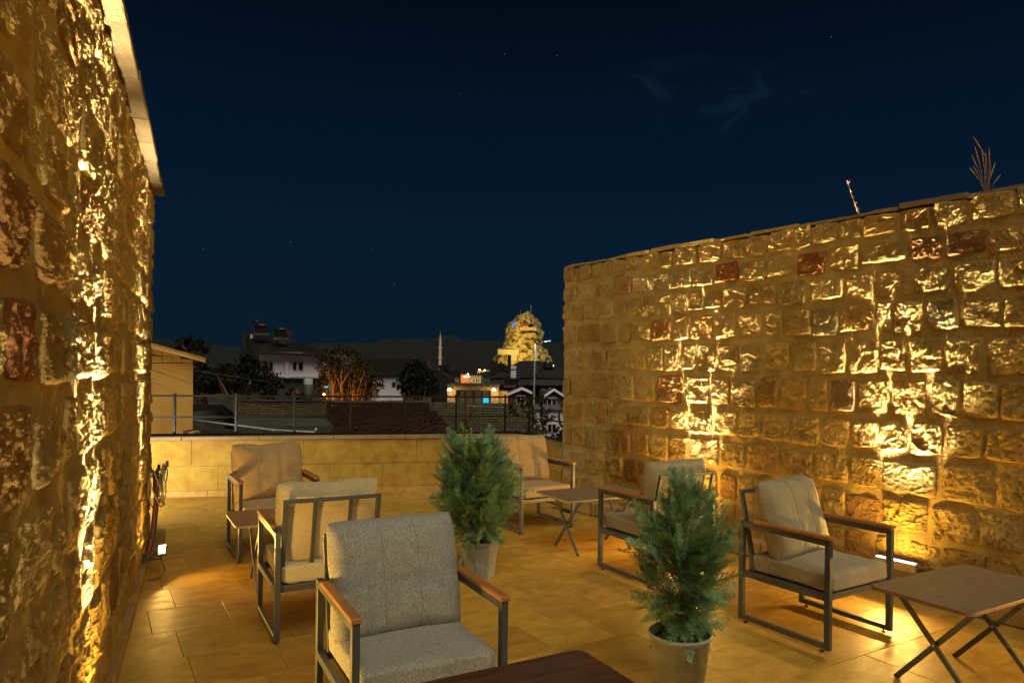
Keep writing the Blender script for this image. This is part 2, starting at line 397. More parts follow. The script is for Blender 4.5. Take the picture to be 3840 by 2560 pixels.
# ================================================================== rough stone walls
def wall_stone(parent, O, D, Nn, u0, u1, v0, v1, nu, nv, proud, color, seed, rough=1.0, name='stone', lean=0.0):
    rs = np.random.RandomState(seed)
    s, t_ = np.meshgrid(np.linspace(-1, 1, nu), np.linspace(-1, 1, nv), indexing='ij'); s = s.ravel(); t_ = t_.ravel()
    cs = np.sign(s) * np.abs(s) ** 0.85; ct = np.sign(t_) * np.abs(t_) ** 0.85     # more samples at the rim
    k = rs.uniform(0.06, 0.30)
    X = cs * np.sqrt(1 - 0.5 * k * ct ** 2); Y = ct * np.sqrt(1 - 0.5 * k * cs ** 2)
    w, h = u1 - u0, v1 - v0
    jit = rs.uniform(-0.012, 0.012, (2, 2, 2))
    a = (cs + 1) / 2; b = (ct + 1) / 2
    jx = jit[0, 0, 0] * (1 - a) * (1 - b) + jit[1, 0, 0] * a * (1 - b) + jit[0, 1, 0] * (1 - a) * b + jit[1, 1, 0] * a * b
    jy = jit[0, 0, 1] * (1 - a) * (1 - b) + jit[1, 0, 1] * a * (1 - b) + jit[0, 1, 1] * (1 - a) * b + jit[1, 1, 1] * a * b
    U = (u0 + u1) / 2 + X * w / 2 + jx; V = (v0 + v1) / 2 + Y * h / 2 + jy
    off = rs.uniform(0, 900, 3)
    Q = np.stack([U, V, np.zeros_like(U)], 1)
    rim = (1 - np.abs(cs) ** 16) * (1 - np.abs(ct) ** 16)
    E = np.clip(rim, 0, 1) ** 0.7
    edge = pn(Q * 16 + off) * 0.007
    U = U + edge * np.abs(cs) ** 3; V = V + pn(Q * 16 + off + 50) * 0.007 * np.abs(ct) ** 3
    an = rs.uniform(0, PI); ca, sa = math.cos(an), math.sin(an)
    Qa = np.stack([(U * ca - V * sa) * 1.0, (U * sa + V * ca) * 2.2, U * 0 + off[2]], 1)
    big = fbm(Q * 9 + off, 3)
    wu = U + 0.006 * pn(Q * 40 + off); wv = V + 0.006 * pn(Q * 40 + off + 9)
    def facets(cell, slope, step):
        K = max(5, int(w * h / cell ** 2)); cu = rs.uniform(u0, u1, K); cv = rs.uniform(v0, v1, K)
        d2 = (wu[:, None] - cu) ** 2 + ((wv[:, None] - cv) * 1.35) ** 2; ix = d2.argmin(1)
        gu = rs.normal(0, slope, K); gv = rs.normal(0, slope, K); ga = rs.normal(0, step, K)
        return gu[ix] * (U - cu[ix]) + gv[ix] * (V - cv[ix]) + ga[ix]
    rg = facets(0.075, 0.075, 0.0007) + facets(0.026, 0.13, 0.0004) + (ridged(Qa * 26 + off, 3, 0.7) - 0.5) * 0.0030; fine = pn(Qa * 95 + off) + 0.7 * pn(Q * 170 + off)
    tilt = rs.uniform(-0.006, 0.006) * cs + rs.uniform(-0.006, 0.006) * ct
    H = -0.016 + E * (0.016 + proud) + E * (big * 0.0042 + tilt) * rough + E * (rg * (0.55 + 0.45 * rough) + fine * 0.0011)
    ctr = O + D * ((u0 + u1) / 2) + Vector((0, 0, (v0 + v1) / 2))
    lx = (U - (u0 + u1) / 2); lz = V - (v0 + v1) / 2
    V3 = np.stack([D.x * lx + Nn.x * H, D.y * lx + Nn.y * H, lz], 1)
    me = grid_mesh('stone', V3, nu, nv, False)
    if flip_needed(D, Nn): me.flip_normals()
    o = link_mesh(name, me, M_stone, parent, loc=ctr - parent.location, color=color)
    return o
def flip_needed(D, Nn):
    # grid normal = dU x dV  = D x Z ; must point along Nn
    return D.cross(Vector((0, 0, 1))).dot(Nn) < 0

def stone_colour(rs):
    r = rs.random()
    k = rs.uniform(0.82, 1.12)
    if r < 0.58: c = (0.48, 0.345, 0.115)
    elif r < 0.80: c = (0.46, 0.31, 0.10)
    elif r < 0.91: c = (0.44, 0.27, 0.08)
    elif r < 0.98: c = (0.42, 0.33, 0.14)
    else: c = (0.36, 0.19, 0.06)
    return tuple(x * k for x in c)

def mortar_sheet(parent, O, D, Nn, u0, u1, v0, v1, step, seed, thick, amp=0.008, top=None):
    nu = int((u1 - u0) / step) + 2; nv = int((v1 - v0) / step) + 2
    U, V = np.meshgrid(np.linspace(u0, u1, nu), np.linspace(v0, v1, nv), indexing='ij'); U = U.ravel(); V = V.ravel()
    Q = np.stack([U, V, np.full_like(U, seed)], 1)
    H = -0.001 + 0.002 + amp * fbm(Q * 5, 4) + 0.003 * pn(Q * 34) + 0.003 * pn(Q * 18)
    lx = U; V3 = np.stack([O.x + D.x * lx + Nn.x * H, O.y + D.y * lx + Nn.y * H, V], 1) - np.array(parent.location)
    me = grid_mesh('mortar', V3, nu, nv)
    if flip_needed(D, Nn): me.flip_normals()
    link_mesh('mortar', me, M_mortar, parent)
    b = MB(); a0 = O + D * u0 - Nn * 0.012; a1 = O + D * u1 - Nn * 0.012
    b.slab([a0 - parent.location + Vector((0, 0, v0)), a1 - parent.location + Vector((0, 0, v0)), a1 - Nn * thick - parent.location + Vector((0, 0, v0)), a0 - Nn * thick - parent.location + Vector((0, 0, v0))], (0, 0, v1 - v0))
    b.build('wall_core', M_mortar, parent)

# ---- right wall
rwall = empty('stone_wall', RW_O, 0, 'high rubble wall of warm rough limestone blocks on the right, floodlit from its foot', 'wall')
mortar_sheet(rwall, RW_O, RW_D, RW_N, 0, 7.2, -0.05, 2.80, 0.018, 3.0, 0.5)
ZJ = [2.83, 2.62, 2.40, 2.16, 1.89, 1.59, 1.275, 1.0, 0.70, 0.41, 0.17]
UJ = [
 [-0.02, 0.18, 0.49, 0.78, 1.02, 1.25, 1.52, 1.7, 2.02, 2.31, 2.55, 2.79, 3.04, 3.2, 3.43, 3.62, 3.9, 4.15, 4.38, 4.65],
 [-0.01, 0.24, 0.56, 0.83, 1.13, 1.35, 1.63, 1.94, 2.21, 2.49, 2.77, 3.05, 3.34, 3.61, 3.98, 4.22, 4.5, 4.72],
 [-0.01, 0.15, 0.37, 0.64, 0.85, 1.05, 1.28, 1.47, 1.68, 1.89, 2.08, 2.31, 2.59, 2.73, 2.89, 3.17, 3.49, 3.71, 4.0, 4.28, 4.55],
 [0.0, 0.22, 0.64, 0.91, 1.13, 1.41, 1.69, 1.91, 2.22, 2.47, 2.75, 2.95, 3.21, 3.44, 3.73, 3.87, 4.09, 4.33, 4.59],
 [0.0, 0.48, 0.75, 1.09, 1.36, 1.59, 1.81, 2.01, 2.25, 2.5, 2.75, 3.01, 3.26, 3.52, 3.76, 3.98, 4.23, 4.48],
 [0.0, 0.14, 0.5, 0.86, 1.19, 1.48, 1.87, 2.17, 2.41, 2.69, 2.91, 3.18, 3.37, 3.6, 3.86, 4.13, 4.34, 4.58],
 [0.0, 0.37, 0.57, 0.78, 1.08, 1.41, 1.68, 1.91, 2.22, 2.5, 2.75, 3.04, 3.3, 3.54, 3.77, 3.99, 4.24, 4.49],
 [0.0, 0.16, 0.41, 0.55, 0.76, 1.13, 1.41, 1.67, 1.93, 2.29, 2.59, 2.94, 3.26, 3.54, 3.78, 4.2, 4.56],
 [0.0, 0.42, 0.74, 1.03, 1.34, 1.63, 1.99, 2.29, 2.49, 2.67, 2.86, 3.12, 3.32, 3.52, 3.8, 4.14, 4.46, 4.73],
 [0.0, 0.31, 0.65, 0.95, 1.27, 1.53, 1.81, 2.09, 2.29, 2.49, 2.68, 2.87, 3.08, 3.32, 3.52, 3.74, 3.98, 4.23, 4.48, 4.73]]
rs = random.Random(5); RED = (0.30, 0.12, 0.035); BRN = (0.38, 0.23, 0.08)
special = {(1, 8): (0.32, 0.13, 0.04), (1, 11): RED, (1, 14): (0.26, 0.13, 0.045), (1, 15): (0.27, 0.14, 0.05), (1, 3): (0.42, 0.25, 0.09), (7, 4): (0.41, 0.25, 0.09),
           (8, 13): BRN, (4, 1): (0.42, 0.28, 0.1), (5, 12): (0.32, 0.2, 0.085), (9, 12): (0.34, 0.17, 0.06)}
for r_, us in enumerate(UJ):
    us = list(us)
    while us[-1] < 6.6: us.append(us[-1] + rs.uniform(0.2, 0.36))
    zt, zb = ZJ[r_], ZJ[r_ + 1]
    for k in range(len(us) - 1):
        j = rs.uniform(0.005, 0.015)
        u0, u1 = us[k] + j, us[k + 1] - j * 0.6
        if k == 0: u0 = us[0] - 0.012
        dv = rs.uniform(-0.014, 0.014)
        zt2 = zt - (0.0 if r_ == 0 else rs.uniform(0.012, 0.03)) + (rs.uniform(-0.02, 0.012) if r_ == 0 else 0); zb2 = zb + rs.uniform(0.008, 0.036)
        col = special.get((r_, k)) or stone_colour(rs)
        wall_stone(rwall, RW_O, RW_D, RW_N, u0, u1, zb2, zt2, 52, 48, rs.uniform(0.012, 0.020), col, 100 * r_ + k, rs.choice([0.55, 0.8, 1.0, 1.25, 1.5]))
# thin slate slivers bedded on the wall top
rs = random.Random(8); u = 0.1
while u < 6.9:
    ln = rs.uniform(0.18, 0.5)
    a = RW_O + RW_D * u; d = rs.uniform(-0.01, 0.03); hz = rs.uniform(0.018, 0.04)
    pts = [a + RW_N * d, a + RW_D * ln + RW_N * (d + rs.uniform(-.02, .02)), a + RW_D * (ln - 0.02) - RW_N * 0.45, a + RW_D * 0.02 - RW_N * 0.45]
    m = MB(); m.slab([p - RW_O + Vector((0, 0, 2.825 + rs.uniform(-0.008, 0.008))) for p in pts], (0, 0, hz))
    m.build('capping_slate', M_mortar if rs.random() < 0.4 else M_cap, rwall)
    u += ln + rs.uniform(0.0, 0.03)
# plinth stones along the foot
u = 0.15; rs = random.Random(21)
while u < 6.8:
    ln = rs.uniform(0.5, 0.9)
    a = RW_O + RW_D * u
    m = MB(); Mx = Matrix((RW_D, RW_N, Vector((0, 0, 1)))).transposed().to_4x4(); Mx.translation = a - RW_O
    m.box(0.004, ln - 0.004, -0.05, 0.135 + rs.uniform(-.01, .01), 0.0, 0.155 + rs.uniform(-.008, .008), Mx, bevel=0.014)
    m.build('plinth_stone', M_block, rwall, color=(0.42, 0.29, 0.11))
    u += ln

# ---- left wall (lit from its foot, seen at a grazing angle)
LWT = 3.13; LW_LEN = 7.28
lwall = empty('stone_wall', LW_O, 0, 'tall rubble wall close on the left under an overhanging coping, with two streaks of floodlight', 'wall')
mortar_sheet(lwall, LW_O, LW_D, LW_N, -1.5, LW_LEN, -0.05, LWT, 0.02, 9.0, 0.42, 0.006)
rs = random.Random(31)
zj = [0.03, 0.30, 0.60, 0.93, 1.23, 1.52, 1.79, 2.06, 2.30, 2.58, 2.86, 3.11]
for r_ in range(len(zj) - 1):
    u = 0.9 + rs.uniform(0, 0.25)
    if r_ % 2: u -= 0.12
    while u < LW_LEN:
        ln = rs.uniform(0.24, 0.48)
        if LW_LEN - (u + ln) < 0.2: ln = LW_LEN - u
        j = rs.uniform(0.012, 0.028)
        near = u < 4.2
        sp = None
        if r_ == 5 and 1.7 < u < 2.1: sp = (0.33, 0.15, 0.05)
        wall_stone(lwall, LW_O, LW_D, LW_N, u + j, min(u + ln - j * 0.6, LW_LEN + 0.01), zj[r_] + rs.uniform(0.01, 0.04), zj[r_ + 1] - rs.uniform(0.01, 0.03),
                   34 if near else 24, 80 if near else 44, rs.uniform(0.008, 0.017), sp or stone_colour(rs), 3000 + 100 * r_ + int(u * 10), rs.choice([0.6, 0.8, 1.0, 1.2, 1.4]))
        u += ln
# return face of the wall end
rs = random.Random(77)
for r_ in range(len(zj) - 1):
    q = 0.02
    for w_ in (0.2, 0.22):
        wall_stone(lwall, LW_O + LW_D * LW_LEN, -LW_N, LW_D, q, q + w_ - 0.02, zj[r_] + 0.02, zj[r_ + 1] - 0.02, 12, 14, 0.012, stone_colour(rs), 5000 + r_ * 9 + int(q * 10), 0.9)
        q += w_
# coping slabs
u = -1.4; rs = random.Random(41)
Mx0 = Matrix((LW_D, LW_N, Vector((0, 0, 1)))).transposed().to_4x4()
while u < LW_LEN - 0.1:
    ln = min(rs.uniform(0.5, 0.75), LW_LEN - 0.08 - u)
    Mx = Mx0.copy(); Mx.translation = LW_D * u
    m = MB(); m.box(0.003, ln - 0.003, -0.48, 0.098 + rs.uniform(-.006, .006), LWT + 0.002, LWT + 0.062, Mx, bevel=0.006)
    m.build('coping_slab', M_coping, lwall); u += ln
# skirting and ledge at its foot
u = 1.0
while u < LW_LEN - 1.0:
    Mx = Mx0.copy(); Mx.translation = LW_D * u
    m = MB(); m.box(0.002, 0.596, -0.02, 0.05, 0.0, 0.075, Mx, bevel=0.004); m.build('skirting', M_block, lwall, color=(0.38, 0.25, 0.09)); u += 0.6
Mx = Mx0.copy(); Mx.translation = LW_D * 6.55
m = MB(); m.box(0, 0.75, -0.05, 0.14, 0, 0.10, Mx, bevel=0.01); m.build('ledge_stone', M_block, lwall, color=(0.36, 0.24, 0.09))

# ================================================================== parapet
parapet = empty('parapet', PL, 0, 'low parapet of smooth yellow limestone blocks closing the far side of the terrace', 'wall')
def parapet_run(A_, B_, k0, seed, blocks):
    d = (B_ - A_); Lr = d.length; d.normalize(); nn = Vector((d.y, -d.x, 0)); rs = random.Random(seed)
    Mb = Matrix((d, nn, Vector((0, 0, 1)))).transposed().to_4x4()
    core = Mb.copy(); core.translation = A_ - PL
    MB().box(0, Lr, -0.22, -0.012, -0.03, 0.69, core).build('wall_core', M_mortar, parapet)
    for (z0, z1, ph) in ((0.075, 0.375, 0.0), (0.38, 0.69, 0.35)):
        u = -ph
        while u < Lr:
            ln = rs.uniform(0.62, 0.72); a0 = max(u, 0) + 0.0015; a1 = min(u + ln, Lr) - 0.0015; u += ln
            if a1 - a0 < 0.03: continue
            MB().box(a0, a1, -0.02, rs.uniform(-0.001, 0.002), z0 + .0015, z1 - .0015, core, bevel=0.002).build('stone_block', M_block, parapet, color=[c * rs.uniform(0.97, 1.03) for c in (0.42, 0.275, 0.055)])
    u = 0
    while u < Lr:
        a1 = min(u + 0.6, Lr)
        MB().box(u + .002, a1 - .002, -0.02, 0.012, 0.0, 0.073, core, bevel=0.002).build('skirting', M_block, parapet, color=(0.50, 0.31, 0.09)); u += 0.6
    u = 0
    while u < Lr:
        a1 = min(u + 0.9, Lr)
        if Lr - a1 < 0.2: a1 = Lr
        MB().box(u + .002, a1 - .002, -0.25, 0.03, 0.693, 0.738, core, bevel=0.004).build('cap_stone', M_cap, parapet); u = a1
parapet_run(PL, PK, 0, 51, 8)
parapet_run(PK + Vector((0.0, -0.02, 0)), RW_O + Vector((-0.02, 0.02, 0)), 1, 52, 2)

# ---- railing on the parapet
rail = empty('railing', PL, 0, 'dark metal railing with two thin rails standing on the parapet cap', 'railing')
pd = (PK - PL).normalized(); pnrm = Vector((pd.y, -pd.x, 0)); base_off = -0.11
A_ = PL - PL + pnrm * base_off; K_ = PK - PL + pnrm * base_off + pd * 0.02; E_ = RW_O - PL + Vector((0.12, 0.08, 0))
for z, w in ((1.232, 0.022), (0.97, 0.018), (0.752, 0.026)):
    m = MB(); m.beam(A_ + Vector((0, 0, z)), K_ + Vector((0, 0, z)), w, w, (0, 0, 1)); m.build('rail', M_rail, rail)
    m = MB(); m.beam(K_ + Vector((0, 0, z)), E_ + Vector((0, 0, z)), w, w, (0, 0, 1)); m.build('rail', M_rail, rail)
for px_ in (430, 655, 885, 1105, 1314, 1516, 1710, 1894):
    d3 = Vector(pdir(px_, 1560)); d3 = Vector((d3.x, 1, 0))
    # meet the rail line
    o_ = PL + A_; t_ = (d3.x * o_.y - o_.x) / (pd.x - d3.x * pd.y)
    p_ = A_ + pd * t_
    m = MB(); m.beam(p_ + Vector((0, 0, 0.74)), p_ + Vector((0, 0, 1.262)), 0.026, 0.026); m.build('post', M_rail, rail)
p_ = K_ + (E_ - K_) * 0.22
m = MB(); m.beam(p_ + Vector((0, 0, 0.74)), p_ + Vector((0, 0, 1.262)), 0.026, 0.026); m.build('post', M_rail, rail)

# ================================================================== furniture
def pillow_mesh(w, h, t, seed, nx=34, nz=28, wr=1.0):
    s, r = np.meshgrid(np.linspace(-1, 1, nx), np.linspace(-1, 1, nz), indexing='ij'); s = s.ravel(); r = r.ravel()
    X = s * w / 2 * (1 - 0.030 * (1 - r ** 2)) * np.sqrt(1 - 0.10 * r ** 6); Z = r * h / 2 * (1 - 0.04 * (1 - s ** 2)) * np.sqrt(1 - 0.10 * s ** 6)
    prof = np.clip((1 - np.abs(s) ** 5) * (1 - np.abs(r) ** 4.2), 0, 1) ** 0.5
    Q = np.stack([X, Z, np.full_like(X, seed * 3.1)], 1)
    wrk = fbm(Q * 9, 3) * 0.009 * wr + ridged(np.stack([X * 5 + Z * 3, Z * 14 - X * 4, Q[:, 2]], 1), 2) * 0.0035 * wr * (0.4 + np.abs(s))
    seam = np.exp(-((np.abs(s) - 0.3) / 0.035) ** 2) * 0.012 + np.exp(-((r + 0.08) / 0.04) ** 2) * 0.010
    Yf = prof * t / 2 + prof * (wrk - seam); Yb = -(prof * t / 2 + prof * (fbm(Q * 7 + 40, 3) * 0.006))
    cr_ = 0
    for cx_, cz_ in ((-1, 1), (1, 1), (-1, -1), (1, -1)):
        dx_ = (s - cx_) * w / 2; dz_ = (r - cz_) * h / 2; rr_ = np.hypot(dx_, dz_); th_ = np.arctan2(dz_, dx_)
        cr_ = cr_ + np.sin(th_ * 13 + seed * 2.3 + cx_ + 4 * rr_) * np.exp(-((rr_ - 0.07) / 0.05) ** 2) * 0.008 * wr
    wrk = wrk + cr_; Yf = prof * t / 2 + prof * (wrk - seam)
    dent = pn(np.stack([s * 2.2, r * 2.2, Q[:, 2] + 9], 1)) * 0.012
    X = X + 0.4 * dent * np.abs(s); Z = Z + dent * np.abs(r) ** 2
    F_ = np.stack([X, Yf + 0.004, Z], 1); B_ = np.stack([X, Yb - 0.004, Z], 1)
    n = nx * nz
    i, j = np.meshgrid(np.arange(nx - 1), np.arange(nz - 1), indexing='ij'); a = (i * nz + j).ravel()
    qf = np.stack([a, a + 1, a + nz + 1, a + nz], 1); qb = np.stack([a, a + nz, a + nz + 1, a + 1], 1) + n
    rim = [k * nz for k in range(nx)] + [(nx - 1) * nz + k for k in range(1, nz)] + [k * nz + nz - 1 for k in range(nx - 2, -1, -1)] + [k for k in range(nz - 2, 0, -1)]
    qr = np.array([[rim[k], rim[(k + 1) % len(rim)], rim[(k + 1) % len(rim)] + n, rim[k] + n] for k in range(len(rim))])
    me = bpy.data.meshes.new('cushion'); fast_mesh(me, np.concatenate([F_, B_]), np.concatenate([qf, qb, qr]), True)
    return me, F_.reshape(nx, nz, 3)

def seat_mesh(w, d, h, seed):
    # rounded block with soft, slightly sagging faces
    bm = bmesh.new(); bmesh.ops.create_cube(bm, size=1)
    bmesh.ops.subdivide_edges(bm, edges=list(bm.edges), cuts=13, use_grid_fill=True)
    V = np.array([v.co[:] for v in bm.verts]); Q = V * 2
    r = 0.16
    core = np.clip(Q, -1, 1); dims = np.array([w, d, h]) / 2; rad = 0.022
    pos = core * dims; inner = np.clip(pos, -(dims - rad), dims - rad); dv = pos - inner; ln = np.linalg.norm(dv, axis=1); ln[ln == 0] = 1
    pos = inner + dv / ln[:, None] * rad * (np.linalg.norm(dv, axis=1) > 0)[:, None]
    nq = np.stack([pos[:, 0], pos[:, 1], pos[:, 2] + seed], 1)
    top = (pos[:, 2] > 0)
    pos[:, 2] += np.where(top, 1, 0) * (0.012 * (1 - (pos[:, 0] / dims[0]) ** 2) * (1 - (pos[:, 1] / dims[1]) ** 2) + 0.0045 * fbm(nq * 9, 3))
    pos[:, 0] += 0.004 * fbm(nq * 7 + 5, 3) * np.abs(pos[:, 0] / dims[0]); pos[:, 1] += 0.004 * fbm(nq * 7 + 15, 3) * np.abs(pos[:, 1] / dims[1])
    for v, p in zip(bm.verts, pos): v.co = p
    for f in bm.faces: f.smooth = True
    me = bpy.data.meshes.new('cushion'); bm.to_mesh(me); bm.free(); return me

ARM = 0.667
def lounge_chair(loc, yaw, fab, label, seed, lean=0.0, cush_yaw=0.0, cush_dx=0.0):
    t = empty('lounge_chair', (loc[0], loc[1], 0), -yaw, label, 'chair', 'metal framed lounge chairs on the terrace')
    w = 0.03; hw = 0.31; hd = 0.3075
    for sx_ in (-1, 1):
        x = sx_ * hw
        m = MB().box(x - w / 2, x + w / 2, hd - 0.0175, hd + 0.0175, 0.018, 0.647, bevel=0.002); lg = m.build('leg', M_frame, t)
        for yy in (0,): MB().lathe([(0.0, -0.001), (0.014, -0.001), (0.014, 0.006), (0.005, 0.008), (0.005, 0.02)], 10, x, hd - 0.035).build('foot_pad', M_black, lg)
        m = MB().box(x - w / 2, x + w / 2, -hd - 0.0175, -hd + 0.0175, 0.018, 0.647, bevel=0.002); lg = m.build('leg', M_frame, t)
        MB().lathe([(0.0, -0.001), (0.014, -0.001), (0.014, 0.006), (0.005, 0.008), (0.005, 0.02)], 10, x, -hd + 0.035).build('foot_pad', M_black, lg)
        MB().box(x - w / 2, x + w / 2, -hd + 0.018, hd - 0.018, 0.019, 0.049, bevel=0.002).build('floor_bar', M_frame, t)
        MB().box(x - w / 2, x + w / 2, -hd + 0.018, hd - 0.018, 0.612, 0.6468, bevel=0.002).build('arm_bar', M_frame, t)
        MB().box(x - w / 2, x + w / 2, -hd + 0.018, hd - 0.018, 0.295, 0.333, bevel=0.002).build('seat_rail', M_frame, t)
        MB().box(x - 0.022, x + 0.022, -0.20, 0.332, 0.6475, ARM + 0.001, bevel=0.003).build('armrest', M_armwood, t)
    for yy in (-0.28, 0.285): MB().box(-hw + 0.0155, hw - 0.0155, yy - 0.015, yy + 0.015, 0.293, 0.331, bevel=0.002).build('cross_rail', M_frame, t)
    m = MB()
    for k in range(6): m.box(-0.27 + 0.1 * k, -0.23 + 0.1 * k, -0.264, 0.269, 0.318, 0.328)
    m.build('seat_slats', M_frame, t)
    # reclined back frame
    b0 = Vector((0, -0.235, 0.333)); b1 = Vector((0, -0.345, 0.815)); bd = (b1 - b0)
    for x in (-0.275, 0.275): MB().beam(b0 + Vector((x, 0, 0)), b1 + Vector((x, 0, 0)), 0.028, 0.022, bevel=0.0015).build('back_post', M_frame, t)
    MB().beam(b1 + Vector((-0.289, 0, 0.011)), b1 + Vector((0.289, 0, 0.011)), 0.026, 0.022, (0, 1, 0), bevel=0.0015).build('back_rail', M_frame, t)
    for x in (-0.105, 0.105): MB().beam(b0 + Vector((x, 0, 0)), b1 + Vector((x, 0, -0.002)), 0.022, 0.012).build('back_slat', M_frame, t)
    MB().beam(b0 + Vector((-0.26, 0.0, 0.012)), b0 + Vector((0.26, 0.0, 0.012)), 0.022, 0.02, (0, 1, 0)).build('back_rail', M_frame, t)
    sc_ = link_mesh('seat_cushion', seat_mesh(0.565, 0.60, 0.108, seed), fab, t, loc=(0, 0.015, 0.390)); sc_.rotation_euler = (R(0.6), 0, 0)
    me, F_ = pillow_mesh(0.62, 0.53, 0.20, seed)
    bc = link_mesh('back_cushion', me, fab, t, loc=(cush_dx, -0.175, 0.665)); bc.rotation_euler = (R(14) + lean, 0, cush_yaw)
    nx, nz = F_.shape[:2]
    for fx in (-0.3, 0.3):
        i = int(round((fx + 1) / 2 * (nx - 1))); pts = [F_[i, j] + np.array([0, 0.001, 0]) for j in range(1, nz - 1)]
        MB().tube(pts, 0.0036, 5).build('seam', fab, bc, True)
    j = int(round((-0.08 + 1) / 2 * (nz - 1))); MB().tube([F_[i, j] + np.array([0, 0.0, 0]) for i in range(1, nx - 1)], 0.0014, 5).build('seam', fab, bc, True)
    return t
lounge_chair((-0.44, 3.088), 2.669, M_fab_grey, 'grey heather lounge chair in the front, next to the dark walnut table top', 1, R(2), 0.03)
lounge_chair((-1.209, 4.525), -0.489, M_fab_beige, 'beige lounge chair with its slatted metal back turned to the viewer, behind the grey chair', 2, R(-2), -0.02)
lounge_chair((-2.075, 6.207), 2.621, M_fab_tan, 'tan lounge chair facing the viewer at the far left, in front of the parapet', 3, R(1), 0.05)
lounge_chair((0.209, 7.371), 2.583, M_fab_tan, 'tan lounge chair in the far right corner, half hidden behind a potted conifer', 4, R(0), -0.06)
lounge_chair((1.16, 5.69), -0.55, M_fab_taupe, 'taupe lounge chair with its back to the viewer, half hidden behind the nearest potted conifer', 5, R(-2), 0.03)
lounge_chair((1.929, 4.511), 2.582, M_fab_taupe, 'taupe lounge chair facing right of the nearest potted conifer, by the floodlit wall', 6, R(3), 0.14, -0.01)

def rounded_rect(hx, hy, r, n=6):
    pts = []
    for cx, cy, a0 in ((hx - r, hy - r, 0), (-hx + r, hy - r, 90), (-hx + r, -hy + r, 180), (hx - r, -hy + r, 270)):
        for k in range(n + 1):
            a = R(a0 + 90 * k / n); pts.append((cx + r * math.cos(a), cy + r * math.sin(a)))
    return pts
def folding_table(loc, ang, half, top_m, edge_m, label, spread=0.19, off=0.28, z=0.50):
    t = empty('folding_table', (loc[0], loc[1], 0), ang, label, 'table', 'small folding tables with crossed legs')
    hx, hy = half; th = 0.018; pts = rounded_rect(hx, hy, 0.045); n = len(pts)
    v = [(x, y, z - 0.0035) for x, y in pts] + [(x, y, z - th) for x, y in pts]
    ed = mesh_obj('table_edge', v, [(k, k + n, (k + 1) % n + n, (k + 1) % n) for k in range(n)] + [tuple(range(n, 2 * n))], edge_m, t)
    pts2 = rounded_rect(hx + 0.0006, hy + 0.0006, 0.045)
    v = [(x, y, z) for x, y in rounded_rect(hx - 0.0012, hy - 0.0012, 0.045)] + [(x, y, z - 0.0012) for x, y in pts2] + [(x, y, z - 0.0036) for x, y in pts2]
    mesh_obj('table_top', v, [tuple(range(n))] + [(k, k + n, (k + 1) % n + n, (k + 1) % n) for k in range(n)] + [(k + n, k + 2 * n, (k + 1) % n + 2 * n, (k + 1) % n + n) for k in range(n)], top_m, t)
    for sx_ in (-1, 1):
        x = sx_ * off
        MB().beam((x - 0.009, -spread - 0.02, 0.0), (x - 0.009, spread + 0.02, z - th), 0.014, 0.026, (1, 0, 0), bevel=0.001).build('leg', M_frame, t)
        MB().beam((x + 0.009, spread + 0.02, 0.0), (x + 0.009, -spread - 0.02, z - th), 0.014, 0.026, (1, 0, 0), bevel=0.001).build('leg', M_frame, t)
        MB().tube([(x - 0.02, 0, z / 2 - 0.009), (x + 0.02, 0, z / 2 - 0.009)], 0.006, 8).build('pivot_bolt', M_alu, t)
    return t
TA = math.atan2(0.5, 0.866)
folding_table((2.394, 3.734), TA, (0.45, 0.255), M_top_grey, M_top_edge, 'folding table with grey brown top and worn chipboard edge, at the right front')
folding_table((0.75, 6.47), math.atan2(0.465, 0.885), (0.45, 0.28), M_top_grey, M_top_edge_l, 'folding table with grey brown top between the two chairs before the far right wall')
folding_table((-1.634, 5.374), math.atan2(0.48, 0.88), (0.45, 0.28), wood_mat('mid brown laminate', (0.26, 0.13, 0.06), (0.36, 0.19, 0.09), 0.42, 3, (1, 12, 12)), M_top_edge_l, 'folding table with brown top and pale edge, on the left between two chairs')
folding_table((0.02, 2.375), math.atan2(0.48, 0.876), (0.45, 0.27), M_top_dark, M_top_dark, 'dark walnut folding table cut off by the bottom edge, in front of the grey chair')

# ================================================================== potted conifers
M_leaf_gn = None
def leaf_mat(name, c1, c2, trans=0.15):
    m, t, b = new_mat(name); v = geo_pos(t)
    n = noise(t, v, 14, 3, 0.6); c = mixc(t, maprange(t, n, 0.35, 0.66), c1, c2)
    n2 = noise(t, v, 90, 2, 0.6); c = mixc(t, maprange(t, n2, 0.55, 0.8, 0, 0.5), c, [min(1, x * 1.6) for x in c2])
    t.links.new(c, b.inputs['Base Color']); b.inputs['Roughness'].default_value = 0.6
    b.inputs['Specular IOR Level'].default_value = 0.3
    return m
M_conifer = leaf_mat('blue green conifer sprays', (0.095, 0.19, 0.085), (0.25, 0.42, 0.20))
M_bark = plain('red brown bark', (0.16, 0.07, 0.03), 0.9, var=0.3, scale=40)
M_soil = plain('dark soil', (0.02, 0.015, 0.01), 1.0, var=0.3, scale=60, bumps=0.8)
